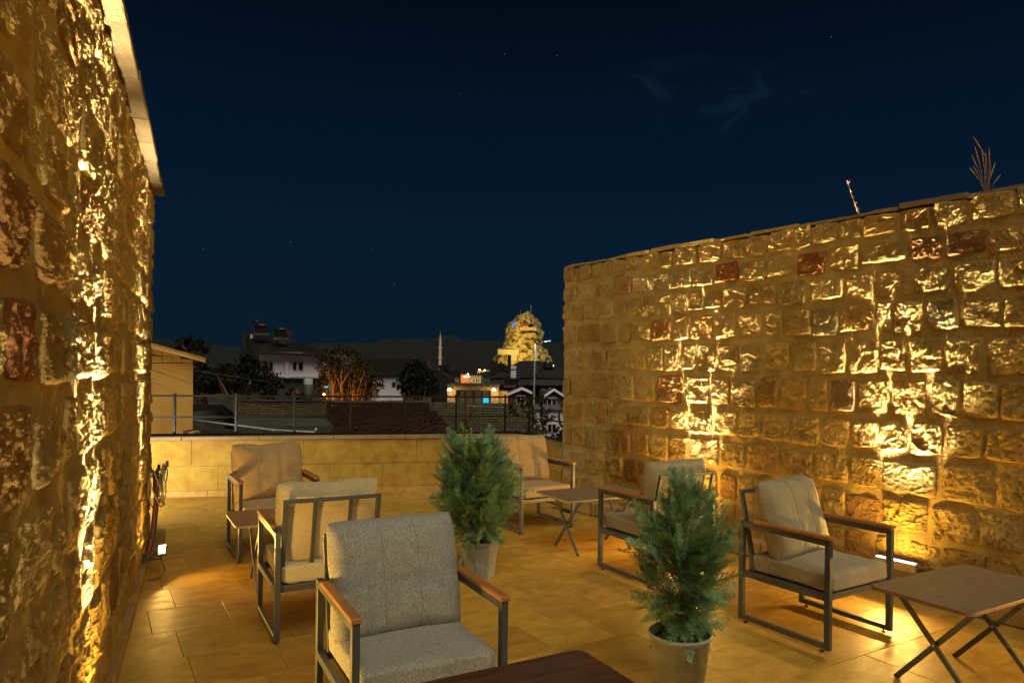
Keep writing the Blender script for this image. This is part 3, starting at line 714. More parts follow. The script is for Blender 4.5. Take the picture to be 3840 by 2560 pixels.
def frond(rs):
    """flat feathery spray along +x, length 1: (quads as 4-vertex array)"""
    qs = []
    def strip(p, d, l, w, nrm):
        side = np.cross(d, nrm); side /= np.linalg.norm(side) + 1e-9
        q = p + d * l
        qs.append([p - side * w * .5, p + side * w * .5, q + side * w * 0.3, q - side * w * 0.3])
    n = 15; bend = rs.uniform(-0.35, 0.10)
    p = np.zeros(3); d = np.array([1.0, 0, 0]); nrm = np.array([0, 0, 1.0])
    for k in range(n):
        tt = k / n
        strip(p, d, 1.15 / n, 0.014 * (1 - tt) + 0.008, nrm)
        for sg in (-1, 1):
            l = (0.30 * (1 - tt) ** 0.8 + 0.05) * rs.uniform(0.7, 1.15); a = rs.uniform(0.55, 0.85)
            dd = np.array([math.cos(a), sg * math.sin(a), rs.uniform(-0.25, 0.25)]); dd /= np.linalg.norm(dd)
            m_ = max(2, int(l / 0.05)); pp = p.copy()
            for j in range(m_):
                strip(pp, dd, l / m_ * 1.1, 0.012 * (1 - j / m_) + 0.010, nrm)
                for s2 in (-1, 1):
                    a2 = rs.uniform(0.5, 0.8); ca, sa = math.cos(a2), math.sin(a2) * s2
                    d2 = np.array([dd[0] * ca - dd[1] * sa, dd[0] * sa + dd[1] * ca, rs.uniform(-0.5, 0.5)])
                    strip(pp, d2, 0.060 * rs.uniform(0.7, 1.2), 0.012, nrm)
                pp = pp + dd * l / m_
        p = p + d * (1 / n)
        cz = math.cos(bend / n); sz = math.sin(bend / n); d = np.array([d[0] * cz - d[2] * sz, d[1] + rs.uniform(-.02, .02), d[0] * sz + d[2] * cz])
    return np.array(qs)
def conifer(loc, seed, label, round_pot, height=0.89, width=0.29, n=430, lean=(0, 0), taper=1.7):
    rs = random.Random(seed); tmpl = [frond(rs) for _ in range(7)]
    t = empty('potted_conifer', (loc[0], loc[1], 0), 0, label, 'potted plant', 'conifers in grey pots')
    M_pot = plain('weathered grey pot', (0.30, 0.31, 0.28) if round_pot else (0.20, 0.21, 0.20), 0.6, var=0.2, scale=14, bumps=0.3, bscale=90)
    if round_pot:
        MB().lathe([(0.0, 0.0), (0.118, 0.0), (0.150, 0.262), (0.157, 0.264), (0.159, 0.281), (0.152, 0.285), (0.145, 0.262), (0.14, 0.24), (0, 0.24)], 40).build('pot', M_pot, t, True)
    else:
        def md(k): return 0.93 / max(abs(math.cos(((k * 360 / 48 + 11) % 45 - 22.5) * PI / 180)), .1) * (1.0 if (k % 6) else 0.988)
        MB().lathe([(0.0, 0.0), (0.122, 0.0), (0.143, 0.255), (0.150, 0.257), (0.150, 0.274), (0.142, 0.276), (0.137, 0.24), (0, 0.24)], 48, mod=md).build('pot', M_pot, t)
    MB().lathe([(0, 0.244), (0.138, 0.242)], 24).build('soil', M_soil, t)
    tr = MB(); tr.tube([(0, 0, 0.24), (0.01, 0.0, 0.5), (lean[0] * .5, 0.01, 0.24 + height * .55), (lean[0], lean[1], 0.24 + height * 0.95)], [0.013, 0.010, 0.007, 0.002], 7)
    allq = []
    for k in range(n):
        f = rs.random() ** 0.85
        z = 0.27 + f * height * 0.93
        sh = width * (0.80 + 0.24 * math.sin(min(1, f * 1.1) * PI * 0.8)) * (1 - min(0.8, max(0, f - 0.62) ** 1.3 * taper))
        az = rs.uniform(0, 2 * PI); up = R(rs.gauss(16 + 42 * f, 17)) if f > 0.14 else R(rs.gauss(-14, 20))
        l = max(0.15, sh * rs.uniform(0.6, 0.95)) * rs.uniform(0.85, 1.15)
        if rs.random() < 0.07: l *= 1.5
        r0 = max(0.0, min(sh * rs.gauss(0.86, 0.16) - l * math.cos(up), sh * 0.5))
        q = tmpl[k % 7] * l
        M3 = (Matrix.Rotation(az, 3, 'Z') @ Matrix.Rotation(-up, 3, 'Y') @ Matrix.Rotation(rs.gauss(0, 0.9), 3, 'X'))
        Mn = np.array(M3); base = np.array([r0 * math.cos(az) + lean[0] * f, r0 * math.sin(az) + lean[1] * f, z - 0.35 * l * math.sin(up)])
        allq.append(q @ Mn.T + base)
        if k % 9 == 0:
            tr.tube([(lean[0] * f * 0.8, 0, max(0.25, z - 0.12)), tuple(base)], [0.004, 0.002], 4)
    tr.build('trunk', M_bark, t)
    Q = np.concatenate(allq); V = Q.reshape(-1, 3); q = np.arange(len(V)).reshape(-1, 4)
    me = bpy.data.meshes.new('foliage'); fast_mesh(me, V, q); link_mesh('foliage', me, M_conifer, t)
    return t
conifer((-0.235, 5.56), 3, 'bushy green conifer in a faceted grey pot, standing mid terrace behind the grey chair', False, 0.84, 0.34, 330, (-0.06, 0), 1.0)
conifer((0.87, 3.62), 9, 'nearest green conifer, in a round grey pot left of the right hand chair', True, 0.82, 0.265, 330, (0.03, 0), 2.3)

# ================================================================== floodlights
def Lw(u, n, z): return LW_O + LW_D * u + LW_N * n + Vector((0, 0, z))
def Rw(u, n, z): return RW_O + RW_D * u + RW_N * n + Vector((0, 0, z))
def flood_box(name, pos, nrm, xdir, w, h, label, power, bracket_to, fill=0, fdir=None, beam=None, led=M_led, spread=165):
    """small square floodlight: housing, glass face, cooling fins, bracket"""
    t = empty(name, pos, 0, label, 'floodlight', 'led floodlights along the walls')
    z = Vector(nrm).normalized(); x = Vector(xdir); x = (x - z * x.dot(z)).normalized(); y = z.cross(x)
    M = Matrix((x, y, z)).transposed().to_4x4()
    MB().box(-w / 2 - .008, w / 2 + .008, -h / 2 - .008, h / 2 + .008, -0.03, -0.002, M, bevel=0.003).build('housing', M_alu, t)
    MB().box(-w / 2, w / 2, -h / 2, h / 2, -0.002, 0.0015, M).build('lens', led, t)
    m = MB()
    for k in range(6): m.box(-w / 2 + k * w / 5.5, -w / 2 + k * w / 5.5 + 0.003, -h / 2, h / 2, -0.042, -0.031, M)
    m.build('cooling_fins', M_alu, t)
    b = Vector(bracket_to) - Vector(pos)
    MB().beam(-z * 0.02, b, 0.03, 0.008, tuple(x)).build('bracket', M_black, t)
    up = beam or z
    for k, f_ in ((-0.16, 0.32), (0.0, 0.42), (0.16, 0.32)):
        area_light('flood_beam', Vector(pos) + z * 0.012, Vector(up) + LW_D * k, w, h, power * f_, BEAM, parent=t, xdir=x, spread=spread)
    area_light('flood_wash', Vector(pos) + z * 0.011, Vector((0, 0, 1)), w, h, 3.0, parent=t, xdir=x, spread=175)
    if fill: area_light('flood_fill', Vector(pos) + z * 0.008, fdir, w, h, fill, parent=t, xdir=x, spread=180)
    return t
dirL = (-LW_D * 0.62 + Vector((0, 0, 0.72)) - LW_N * 0.12).normalized()
f1 = flood_box('floodlight', Lw(6.1, 0.16, 0.19), dirL, LW_N, 0.045, 0.075, 'small lit floodlight on a bracket at the foot of the left wall', 18, Lw(6.1, 0.0, 0.10), 12, LW_N * 0.75 - LW_D * 0.3 + Vector((0, 0, 0.6)), (-LW_D * 0.12 + Vector((0, 0, 1)) - LW_N * 0.02), spread=26)
m = MB(); m.tube([Lw(6.08, 0.15, 0.15) - f1.location, Lw(6.0, 0.19, 0.05) - f1.location, Lw(5.95, 0.15, 0.012) - f1.location, Lw(5.9, 0.08, 0.012) - f1.location], 0.005, 6); m.build('power_cable', M_black, f1)
f2 = flood_box('floodlight', Lw(3.30, 0.13, 0.16), (-LW_D * 0.35 + Vector((0, 0, 0.93)) - LW_N * 0.10), LW_N, 0.07, 0.105, 'floodlight at the foot of the left wall just below the picture edge', 26, Lw(3.3, 0.0, 0.06), 22, LW_N * 0.7 + Vector((0, 0, 0.7)), (LW_D * 0.03 + Vector((0, 0, 1)) - LW_N * 0.02), spread=26)
flood_box('floodlight', Lw(0.5, 0.13, 0.16), (Vector((0, 0, 0.93)) - LW_N * 0.10), LW_N, 0.07, 0.105, 'added fill floodlight, out of view, at the foot of the left wall beside the photographer', 34, Lw(0.5, 0.0, 0.06), 9, LW_N * 0.6 + Vector((0, 0, 0.8)), Vector((0, 0, 1)) + LW_D * 0.25 - LW_N * 0.06, spread=120)  # invented lamp continuing the row, adds warm light to wall and chairs
# beyond the end of the left wall, lighting the parapet
f3 = flood_box('floodlight', Vector((-4.62, 7.30, 0.22)), Vector((0.55, 0.70, 0.45)), Vector((0.7, -0.7, 0)), 0.07, 0.105, 'floodlight round the end of the left wall, lighting the parapet', 30, Vector((-4.66, 7.2, 0.0)))

def linear_flood(u, ln, label, power, ptp):
    pos = Rw(u, 0.115, 0.20)
    t = empty('linear_floodlight', pos, 0, label, 'floodlight', 'led floodlights along the walls')
    M = Matrix((RW_D, RW_N, Vector((0, 0, 1)))).transposed().to_4x4() @ Matrix.Rotation(R(-12), 4, 'X')
    MB().box(-ln / 2, ln / 2, -0.026, 0.026, 0.0, 0.062, M, bevel=0.003).build('housing', M_alu, t)
    MB().box(-ln / 2 + .012, ln / 2 - .012, -0.012, 0.012, 0.062, 0.066, M).build('lens', M_led_cool, t)
    for e in (-1, 1):
        MB().box(e * ln * 0.38 - 0.008, e * ln * 0.38 + 0.008, -0.012, 0.012, -0.045, 0.0, M).build('bracket', M_alu, t)
    MB().tube([M @ Vector((ln / 2, 0, 0.02)), M @ Vector((ln / 2 + 0.08, 0.0, 0.03)), M @ Vector((ln / 2 + 0.2, 0.0, -0.02)), M @ Vector((ln / 2 + 0.5, 0.03, -0.035))], 0.005, 6).build('power_cable', M_black, t)
    z = (M.to_3x3() @ Vector((0, 0, 1))).normalized()
    for k, f_ in ((-0.30, 0.33), (0.0, 0.42), (0.28, 0.33)):
        area_light('flood_beam', pos + z * 0.069, Vector((0, 0, 1)) - RW_N * 0.012 + RW_D * k, ln - .03, 0.034, power * f_, BEAM, parent=t, xdir=RW_D, spread=24)
    area_light('flood_wash', pos + z * 0.0695, Vector((0, 0, 1)), ln - .03, 0.034, 2.2, parent=t, xdir=RW_D, spread=175)
    area_light('flood_fill', pos + z * 0.07 + RW_N * 0.03, RW_N * 0.8 + Vector((0, 0, 0.6)), ln - .03, 0.034, ptp, parent=t, xdir=RW_D, spread=180)
linear_flood(3.97, 0.30, 'lit linear floodlight on the plinth of the right wall, beside the right hand chair', 21, 18)
linear_flood(2.10, 0.30, 'lit linear floodlight at the foot of the right wall, behind the half hidden taupe chair', 19, 18)
linear_flood(5.85, 0.30, 'added linear fill floodlight, unseen, at the foot of the right wall just outside the picture', 18, 14)  # extra unseen lamp, put in to spread warm light over the right side

# ================================================================== hose and coiled cable on the left wall
hc = empty('coiled_hose', Lw(6.75, 0.07, 0.4), 0, 'coiled grey cable and red brown hose hanging on the left wall end', 'hose')
o_ = hc.location
m = MB(); m.tube([Lw(6.25, 0.05, 0.10) - o_, Lw(6.45, 0.08, 0.24) - o_, Lw(6.58, 0.09, 0.42) - o_, Lw(6.62, 0.09, 0.62) - o_, Lw(6.64, 0.08, 0.72) - o_], 0.022, 8); m.build('hose', M_hose, hc, True)
rs = random.Random(2)
for k in range(5):
    pts = []
    for a in range(25):
        an = 2 * PI * a / 24; rr = 0.115 + 0.01 * math.sin(an * 3 + k)
        pts.append(Lw(6.62 + rr * math.cos(an) * 0.7, 0.085 + 0.05 * math.cos(an + k) + 0.010 * k, 0.57 + rr * 1.25 * math.sin(an) + 0.008 * k) - o_)
    MB().tube(pts, 0.006, 6, cap=False).build('cable_loop', M_cable, hc, True)
for k, (du, h) in enumerate(((-0.03, 0.78), (0.05, 0.76), (0.0, 0.80))):
    MB().tube([Lw(6.62, 0.09, 0.48) - o_, Lw(6.63 + du, 0.10 + 0.02 * k, 0.66) - o_, Lw(6.64 + du * 2, 0.11 + 0.03 * k, h) - o_, Lw(6.70 + du * 2, 0.11 + 0.03 * k, h - 0.05) - o_], 0.011, 7).build('hose_end', M_cable if k else M_black, hc, True)

# black hose hanging from the far right wall corner and thin cable
hb = empty('black_cable', Rw(-0.02, 0.1, 1.2), 0, 'black cable looping down beside the corner of the right wall', 'cable'); o_ = hb.location
MB().tube([P(2122, 1495, 8.6) - o_, P(2105, 1520, 8.62) - o_, P(2095, 1560, 8.6) - o_, P(2100, 1590, 8.6) - o_, P(2122, 1612, 8.55) - o_], 0.016, 7).build('cable', M_black, hb, True)
MB().tube([P(2116, 1640, 8.34) - o_, P(2104, 1690, 8.34) - o_, P(2103, 1730, 8.3) - o_, P(2112, 1768, 8.25) - o_], 0.006, 6).build('cable', M_cable, hb, True)

# ================================================================== dry grass on the right wall
M_straw = plain('dry straw', (0.36, 0.21, 0.08), 0.8, var=0.25, scale=30)
gt_ = empty('dry_grass_tuft', Rw(4.30, -0.06, 2.86), 0, 'tuft of dry grass with seed heads on top of the right wall', 'grass tuft')
rs = random.Random(4)
sh = [(3690, 735, 3650, 512), (3692, 735, 3655, 550), (3694, 736, 3680, 557), (3696, 736, 3643, 580), (3697, 736, 3695, 570), (3700, 736, 3709, 555), (3702, 736, 3712, 600), (3705, 735, 3733, 608), (3700, 736, 3634, 627), (3698, 736, 3648, 622), (3712, 735, 3752, 655), (3704, 736, 3722, 640), (3695, 736, 3690, 660), (3703, 735, 3640, 640), (3690, 736, 3676, 690), (3706, 735, 3735, 680)]
Yg = Rw(4.30, -0.06, 0).y
for k, (x0, y0, x1, y1) in enumerate(sh):
    Yk = Yg + rs.uniform(-0.04, 0.04); a = P(x0, y0 + 6, Yk); b = P(x1, y1, Yk + rs.uniform(-.05, .05)); mid = (a + b) / 2 + Vector((0.01 * (a.x - b.x) / abs(a.x - b.x + 1e-6), 0, 0.02))
    tip = b if k else P(3650, 512, Yk)
    if k == 0: mid = P(3697, 590, Yk)
    pts = [a, (a * .5 + mid * .5), mid, (mid * .45 + tip * .55), (mid * .2 + tip * .8), tip]; pts = [p - gt_.location for p in pts]
    MB().tube(pts, [0.0022, 0.002, 0.002, 0.0045, 0.004, 0.001] if k < 12 else [0.002, 0.002, 0.0015, 0.0015, 0.001, 0.0006], 5).build('stem', M_straw, gt_, True)
ws = empty('dry_weed', Rw(3.63, -0.05, 2.86), 0, 'single dry weed stalk leaning on top of the right wall', 'weed'); o_ = ws.location; Yw = o_.y
pts = [P(3229, 818, Yw), P(3215, 790, Yw), P(3200, 750, Yw), P(3188, 715, Yw), P(3178, 685, Yw)]
MB().tube([p - o_ for p in pts], [0.006, 0.008, 0.003, 0.003, 0.002], 6).build('stem', M_straw, ws, True)
m = MB()
for k in range(5):
    a = P(3178 + rs.uniform(-3, 3), 690 + rs.uniform(-4, 4), Yw) - o_; m.tube([a, a + Vector((rs.uniform(-.02, .02), rs.uniform(-.02, .02), rs.uniform(.01, .035)))], [0.004, 0.001], 5)
for k in range(6):
    p = P(3225 - 9 * k, 805 - 21 * k, Yw) - o_; m.tube([p, p + Vector((rs.choice([-1, 1]) * 0.018, 0, 0.012))], [0.004, 0.001], 5)
m.build('seed_head', M_straw, ws)
# ================================================================== the town beyond the parapet
M_bgwhite = plain('lilac white render', (0.66, 0.60, 0.70), 0.9, var=0.12, scale=0.8)
M_bgdark = plain('dark roof tiles', (0.012, 0.010, 0.009), 0.9, var=0.35, scale=3)
M_bgwall = plain('dull grey render', (0.055, 0.050, 0.044), 0.9, var=0.25, scale=1.5)
M_conc = plain('weathered concrete', (0.055, 0.055, 0.045), 0.9, var=0.4, scale=2.5, bumps=0.3)
M_blk = stone_mat('old block masonry', 0.15, 0.5)
M_joint = plain('dark masonry joint', (0.07, 0.06, 0.045), 0.95)
M_rtile = plain('old red roof tiles', (0.15, 0.07, 0.04), 0.9, var=0.35, scale=2.5)
M_yel = plain('yellow ochre render', (0.52, 0.31, 0.08), 0.9, var=0.10, scale=1.6, bumps=0.15, bscale=30)
M_glass = plain('dark window glass', (0.012, 0.012, 0.014), 0.12)
M_winframe = plain('white window frame', (0.6, 0.56, 0.54), 0.6)
M_red = plain('dull red render', (0.16, 0.055, 0.045), 0.9, var=0.2)
M_pipe = plain('grey plastic pipe', (0.42, 0.46, 0.45), 0.5)
M_tank = plain('dark steel tank', (0.06, 0.055, 0.05), 0.35, 0.6)
M_bleaf = leaf_mat('dark broad leaves', (0.005, 0.007, 0.004), (0.012, 0.015, 0.008))
M_oleaf = leaf_mat('autumn leaves', (0.012, 0.009, 0.004), (0.04, 0.026, 0.010))

def face(parent, name, mat, Y, pts, depth=0.1, Ys=None, color=None, skew=0.0):
    """flat panel facing the terrace: outline given as frame directions at distance Y, with real thickness"""
    w = [P(x, y, (Ys[k] if Ys else Y)) for k, (x, y) in enumerate(pts)]
    m = MB(); m.slab([p - parent.location for p in w], (skew, depth, 0)); return m.build(name, mat, parent, color=color)
def rect(parent, name, mat, Y, x0, y0, x1, y1, depth=0.1, color=None):
    a = P(x0, y0, Y); b = P(x1, y1, Y); o = parent.location
    m = MB(); m.box(a.x - o.x, b.x - o.x, Y - o.y, Y - o.y + depth, b.z - o.z, a.z - o.z); return m.build(name, mat, parent, color=color)
def window(parent, Y, x0, y0, x1, y1, panes=1):
    f = rect(parent, 'window', M_winframe, Y - 0.06, x0, y0, x1, y1, 0.05); w = (x1 - x0) / panes
    for k in range(panes):
        q = rect(parent, 'pane', M_glass, Y - 0.075, x0 + w * k + w * .12, y0 + (y1 - y0) * .08, x0 + w * (k + 1) - w * .12, y1 - (y1 - y0) * .06, 0.01); q.parent = f
    return f
def block_wall(parent, Y, x0, y0, x1, y1, nrow, wpx, seed, colr, depth=0.25, skew=0.0, lim=None):
    """courses of separate masonry blocks in front of a joint-coloured core"""
    rs = random.Random(seed); o = parent.location
    rect(parent, 'wall_core', M_joint, Y + 0.03, x0, y0, x1, y1, depth)
    a = P(x0, y0, Y); b = P(x1, y1, Y); H_ = (a.z - b.z) / nrow; Wd = wpx / FPX * Y; cache = None
    for r_ in range(nrow):
        X = a.x - (Wd / 2 if r_ % 2 else 0); zz = a.z - H_ * (r_ + 1)
        while X < b.x:
            l0, l1 = max(X, a.x), min(X + Wd * rs.uniform(0.98, 1.02), b.x)
            if l1 - l0 > 0.05 and (lim is None or lim((l0 + l1) / 2, zz)):
                d = rs.uniform(0, 0.012); k = rs.uniform(0.8, 1.15)
                MB().box(l0 - o.x + .008, l1 - o.x - .008, Y - o.y - d, Y - o.y + 0.06, zz - o.z + .007, zz + H_ - o.z - .007).build('block', M_blk, parent, color=[c * k for c in colr])
            X += Wd

# ---- hills
def hill(name, Y, prof, z0=-6, depth=500, col=(0.03, 0.032, 0.03)):
    n = len(prof); m = MB(); v = []; fs = []
    for (x, y) in prof:
        p = P(x, y, Y); q = P(x, y, Y); v += [(p.x * 0.86, Y * 0.72, z0), (p.x * 0.93, Y * 0.86, (p.z - z0) * 0.55 + z0), tuple(p), (p.x * 1.15, Y * 1.4, z0)]
    for k in range(n - 1):
        for j in range(3): fs.append((k * 4 + j, (k + 1) * 4 + j, (k + 1) * 4 + j + 1, k * 4 + j + 1))
    m.add(v, fs); o = m.build(name, plain('scrub hillside', col, 0.95, var=0.5, scale=0.02), smooth=False); tag(o, kind='structure'); return o
hill('hills', 2200, [(-2600, 1330), (-900, 1300), (200, 1285), (420, 1272), (600, 1268), (720, 1278), (860, 1300), (930, 1304), (1100, 1300), (1190, 1287), (1300, 1284), (1400, 1286), (1425, 1274), (1580, 1273), (1600, 1280), (1630, 1266), (1660, 1258), (1700, 1258), (1730, 1272), (1760, 1276), (1900, 1277), (2060, 1283), (2200, 1290), (2600, 1300), (4200, 1320), (6500, 1350)], depth=900, col=(0.003, 0.005, 0.007))
hill('hill_slope', 900, [(-1500, 1400), (300, 1350), (700, 1330), (1000, 1338), (1250, 1322), (1400, 1300), (1560, 1310), (1700, 1316), (1850, 1330), (2100, 1335), (2600, 1365), (4000, 1400)], col=(0.004, 0.0045, 0.005))

# ---- castle rock
def castle():
    Y = 420; o_ = P(1950, 1365, Y); t = empty('castle_rock', (o_.x, Y, o_.z), 0, 'floodlit yellow rock castle full of caves, rising far behind the roofs', 'castle')
    prof = [(1370, 1846, 2076), (1361, 1850, 2073), (1352, 1847, 2072), (1340, 1849, 2070), (1334, 1860, 2066), (1328, 1866, 2058), (1318, 1866, 2057), (1309, 1868, 2055), (1304, 1880, 2040), (1294, 1886, 2035), (1279, 1895, 2034), (1262, 1896, 2038), (1243, 1896, 2041), (1238, 1896, 2034), (1231, 1897, 2028), (1223, 1902, 2028), (1210, 1908, 2028), (1202, 1924, 2023), (1193, 1930, 2016), (1188, 1933, 2010), (1183, 1936, 2004), (1180, 1945, 2001), (1176, 1958, 1996), (1172, 1966, 1990), (1169, 1972, 1984), (1168, 1976, 1980)]
    zs = np.array([P(1950, y, Y).z for y, _, _ in prof]); xl = np.array([P(a, y, Y).x for y, a, _ in prof]); xr = np.array([P(b, y, Y).x for y, _, b in prof])
    nz, na = 150, 190
    zz = np.linspace(zs[0], zs[-1], nz); L_ = np.interp(zz, zs, xl); R_ = np.interp(zz, zs, xr)
    an = np.linspace(0, 2 * PI, na)
    A, Z = np.meshgrid(an, zz, indexing='ij'); Lf = np.broadcast_to(L_, A.shape); Rf = np.broadcast_to(R_, A.shape)
    c = np.cos(A); s = np.sin(A); cx = (Lf + Rf) / 2; rx = (Rf - Lf) / 2
    se = (np.abs(c) ** 2.6 + np.abs(s) ** 2.6) ** (-1 / 2.6)
    X = cx + rx * c * se; Yc = Y + 12 + 18 * s * se
    Q = np.stack([X.ravel(), Yc.ravel(), Z.ravel()], 1)
    fr = (Q[:, 2] - zs[0]) / (zs[-1] - zs[0])
    right = np.clip((Q[:, 0] - P(1945, 1300, Y).x) / 4, 0, 1)
    caves = np.clip(pn(Q * np.array([0.26, 0.26, 0.38]) + 5) - 0.05, 0, 1) * 11 * (0.35 + 0.9 * right)
    caves += np.clip(pn(Q * np.array([0.9, 0.9, 1.6]) + 25) - 0.2, 0, 1) * 2.6 * (0.25 + 0.9 * right + 0.5 * np.clip(fr - .55, 0, 1))
    rock = fbm(Q * np.array([0.2, 0.2, 0.13]), 4, 0.5) * 2.6 + ridged(Q * np.array([0.45, 0.45, 0.4]), 4, 0.6) * 1.0
    dd = (rock - caves) * np.clip((1 - fr) * 7, 0.15, 1)
    nx_ = (c * 1.0).ravel(); ny_ = s.ravel()
    edge = np.abs(nx_)                       # keep the skyline: displace less at the sides
    V = Q + np.stack([nx_ * dd * 0.28, ny_ * dd * (1 - 0.4 * edge), 0.25 * pn(Q * 0.8)], 1) - np.array([o_.x, Y, o_.z])
    me = grid_mesh('rock', V, na, nz, False); me.flip_normals()
    M_castle = stone_mat('yellow tuff', 0.25, 0.3)
    link_mesh('rock', me, M_castle, t, color=(0.44, 0.36, 0.20))
    # windows cut in the tuff, built wall, wooden balcony
    for (x, y, r_) in ((1911, 1295, 3.6), (1944, 1297, 4.2)):
        p = P(x, y, Y - 6.5) - o_; m = MB(); m.tube([p, p + Vector((0, 3, 0))], r_ / FPX * Y * 0.9, 14); m.build('cave_window', M_glass, t)
    for (x0, y0, x1, y1) in ((1918, 1277, 1930, 1280), (1896, 1265, 1900, 1272), (1921, 1345, 1927, 1351), (1930, 1256, 1936, 1259), (1965, 1237, 1970, 1240)):
        rect(t, 'cave_opening', M_glass, Y - 7.0, x0, y0, x1, y1, 2.5)
    rect(t, 'curtain_wall', M_castle, Y - 7.5, 1867, 1309, 1945, 1330, 5, color=(0.46, 0.40, 0.26)); rect(t, 'built_wall', M_castle, Y - 7.2, 1902, 1318, 1938, 1352, 5, color=(0.40, 0.37, 0.27))
    rect(t, 'balcony_roof', M_red, Y - 8.0, 1950, 1211, 1990, 1217, 4)
    rect(t, 'parapet_wall', M_castle, Y - 7.6, 1950, 1226, 2012, 1238, 4, color=(0.47, 0.42, 0.28))
    rect(t, 'antenna', M_pipe, Y, 1990.5, 1144, 1991.6, 1172, 0.2); rect(t, 'flag_pole', M_pipe, Y, 1952.4, 1161, 1953.2, 1182, 0.2)
    face(t, 'flag', plain('red flag', (0.5, 0.03, 0.03), 0.8), Y, [(1953, 1161), (1951, 1168), (1954, 1170)], 0.1)
    rect(t, 'blue_lamp', emit('blue lit doorway', (0.02, 0.16, 0.9), 0.9), Y - 7.0, 1922.5, 1209, 1928.5, 1223, 2.0)
    rect(t, 'red_lights', emit('red strip lights', (0.8, 0.08, 0.01), 0.6), Y - 8.3, 1952, 1219.5, 1977, 1222.5, 0.2)
    rect(t, 'summit_lamp', emit('summit lamp', (0.9, 0.95, 1.0), 1.2), Y - 2, 1974, 1168, 1977, 1171.5, 0.3)
    for (x, y, dx, pw, colr) in ((1862, 1368, 10, 21000, (1, 0.74, 0.15)), (1965, 1368, -4, 20000, (1, 0.74, 0.15)), (2050, 1368, -14, 22000, (1, 0.60, 0.12))):
        p = P(x, y, Y - 40)
        d = bpy.data.lights.new('castle_floodlight', 'SPOT'); d.energy = pw; d.color = colr; d.spot_size = R(75); d.spot_blend = 0.7; d.shadow_soft_size = 0.4
        o = bpy.data.objects.new('castle_floodlight', d); C.objects.link(o); o.location = p - t.location
        o.parent = t; o.rotation_euler = (Vector((o_.x + dx - p.x, 32, 15))).to_track_quat('-Z', 'Y').to_euler()
castle()

# ---- minaret
def minaret():
    Y = 300; b = P(1650, 1362, Y); t = empty('minaret', (b.x, Y, b.z - 6), 0, 'slender pale stone minaret with pointed cap, far off left of the castle', 'minaret')
    k = Y / FPX; z = lambda y: P(1650, y, Y).z - t.location.z
    Mm = plain('pale minaret stone', (0.36, 0.30, 0.23), 0.9, var=0.15, scale=1)
    MB().lathe([(5.6 * k, z(1400)), (5.6 * k, z(1345))], 12).build('base_shaft', Mm, t)
    MB().lathe([(6 * k, z(1346)), (8.4 * k, z(1343)), (8.4 * k, z(1338)), (6 * k, z(1338))], 16).build('lower_balcony', Mm, t)
    MB().lathe([(5.6 * k, z(1338)), (5.4 * k, z(1309))], 12).build('shaft', Mm, t)
    MB().lathe([(6 * k, z(1309)), (8.2 * k, z(1305)), (8.2 * k, z(1300)), (5.5 * k, z(1300))], 16).build('upper_balcony', Mm, t)
    MB().lathe([(5.2 * k, z(1300)), (5.0 * k, z(1279))], 12).build('upper_shaft', Mm, t)
    MB().lathe([(5.8 * k, z(1279)), (4.2 * k, z(1268)), (0.6 * k, z(1250)), (0.1, z(1242))], 12).build('pointed_cap', plain('lead cap', (0.26, 0.27, 0.25), 0.6), t)
    d = bpy.data.lights.new('minaret_floodlight', 'SPOT'); d.energy = 4500; d.color = (1, 0.78, 0.5); d.spot_size = R(60); d.shadow_soft_size = 0.3
    o = bpy.data.objects.new('minaret_floodlight', d); C.objects.link(o); p = P(1640, 1368, Y - 22); o.location = p - t.location; o.parent = t
    o.rotation_euler = Vector((b.x - p.x, 22, 9)).to_track_quat('-Z', 'Y').to_euler()
minaret()

# ---- street lamp with its long arm
def street_lamp():
    Y = 30; b = P(2000, 1660, Y); t = empty('street_lamp', (b.x, Y, -6), 0, 'tall grey street lamp post with one lit arm, beyond the railing near the right wall', 'street lamp')
    top = P(2005, 1290, Y) - t.location; bot = P(2000, 1660, Y) - t.location; bot.z = 0; bot.x = (P(2000, 1660, Y) - t.location).x
    MB().tube([bot, top], [0.06, 0.032], 10).build('post', plain('galvanised post', (0.33, 0.36, 0.36), 0.5, 0.3), t)
    a1 = P(2050, 1277, Y) - t.location
    MB().tube([top, top + (a1 - top) * 0.5 + Vector((0, 0, 0.01)), a1], 0.026, 8).build('arm', M_bgwall, t)
    h = P(2069, 1275, Y) - t.location
    MB().beam(a1, h, 0.10, 0.035, (0, 1, 0)).build('lamp_head', M_alu, t)
    hp = (a1 + h) / 2; MB().box(hp.x - 0.09, hp.x + 0.05, hp.y - 0.04, hp.y + 0.04, hp.z - 0.03, hp.z - 0.022).build('lamp_glass', emit('cool street lamp glass', (0.55, 0.8, 1.0), 2.5), t)
    point_light('lamp_light', hp + t.location + Vector((0, 0, -0.08)), 70, (0.65, 0.85, 1.0), 0.06, t)
street_lamp()

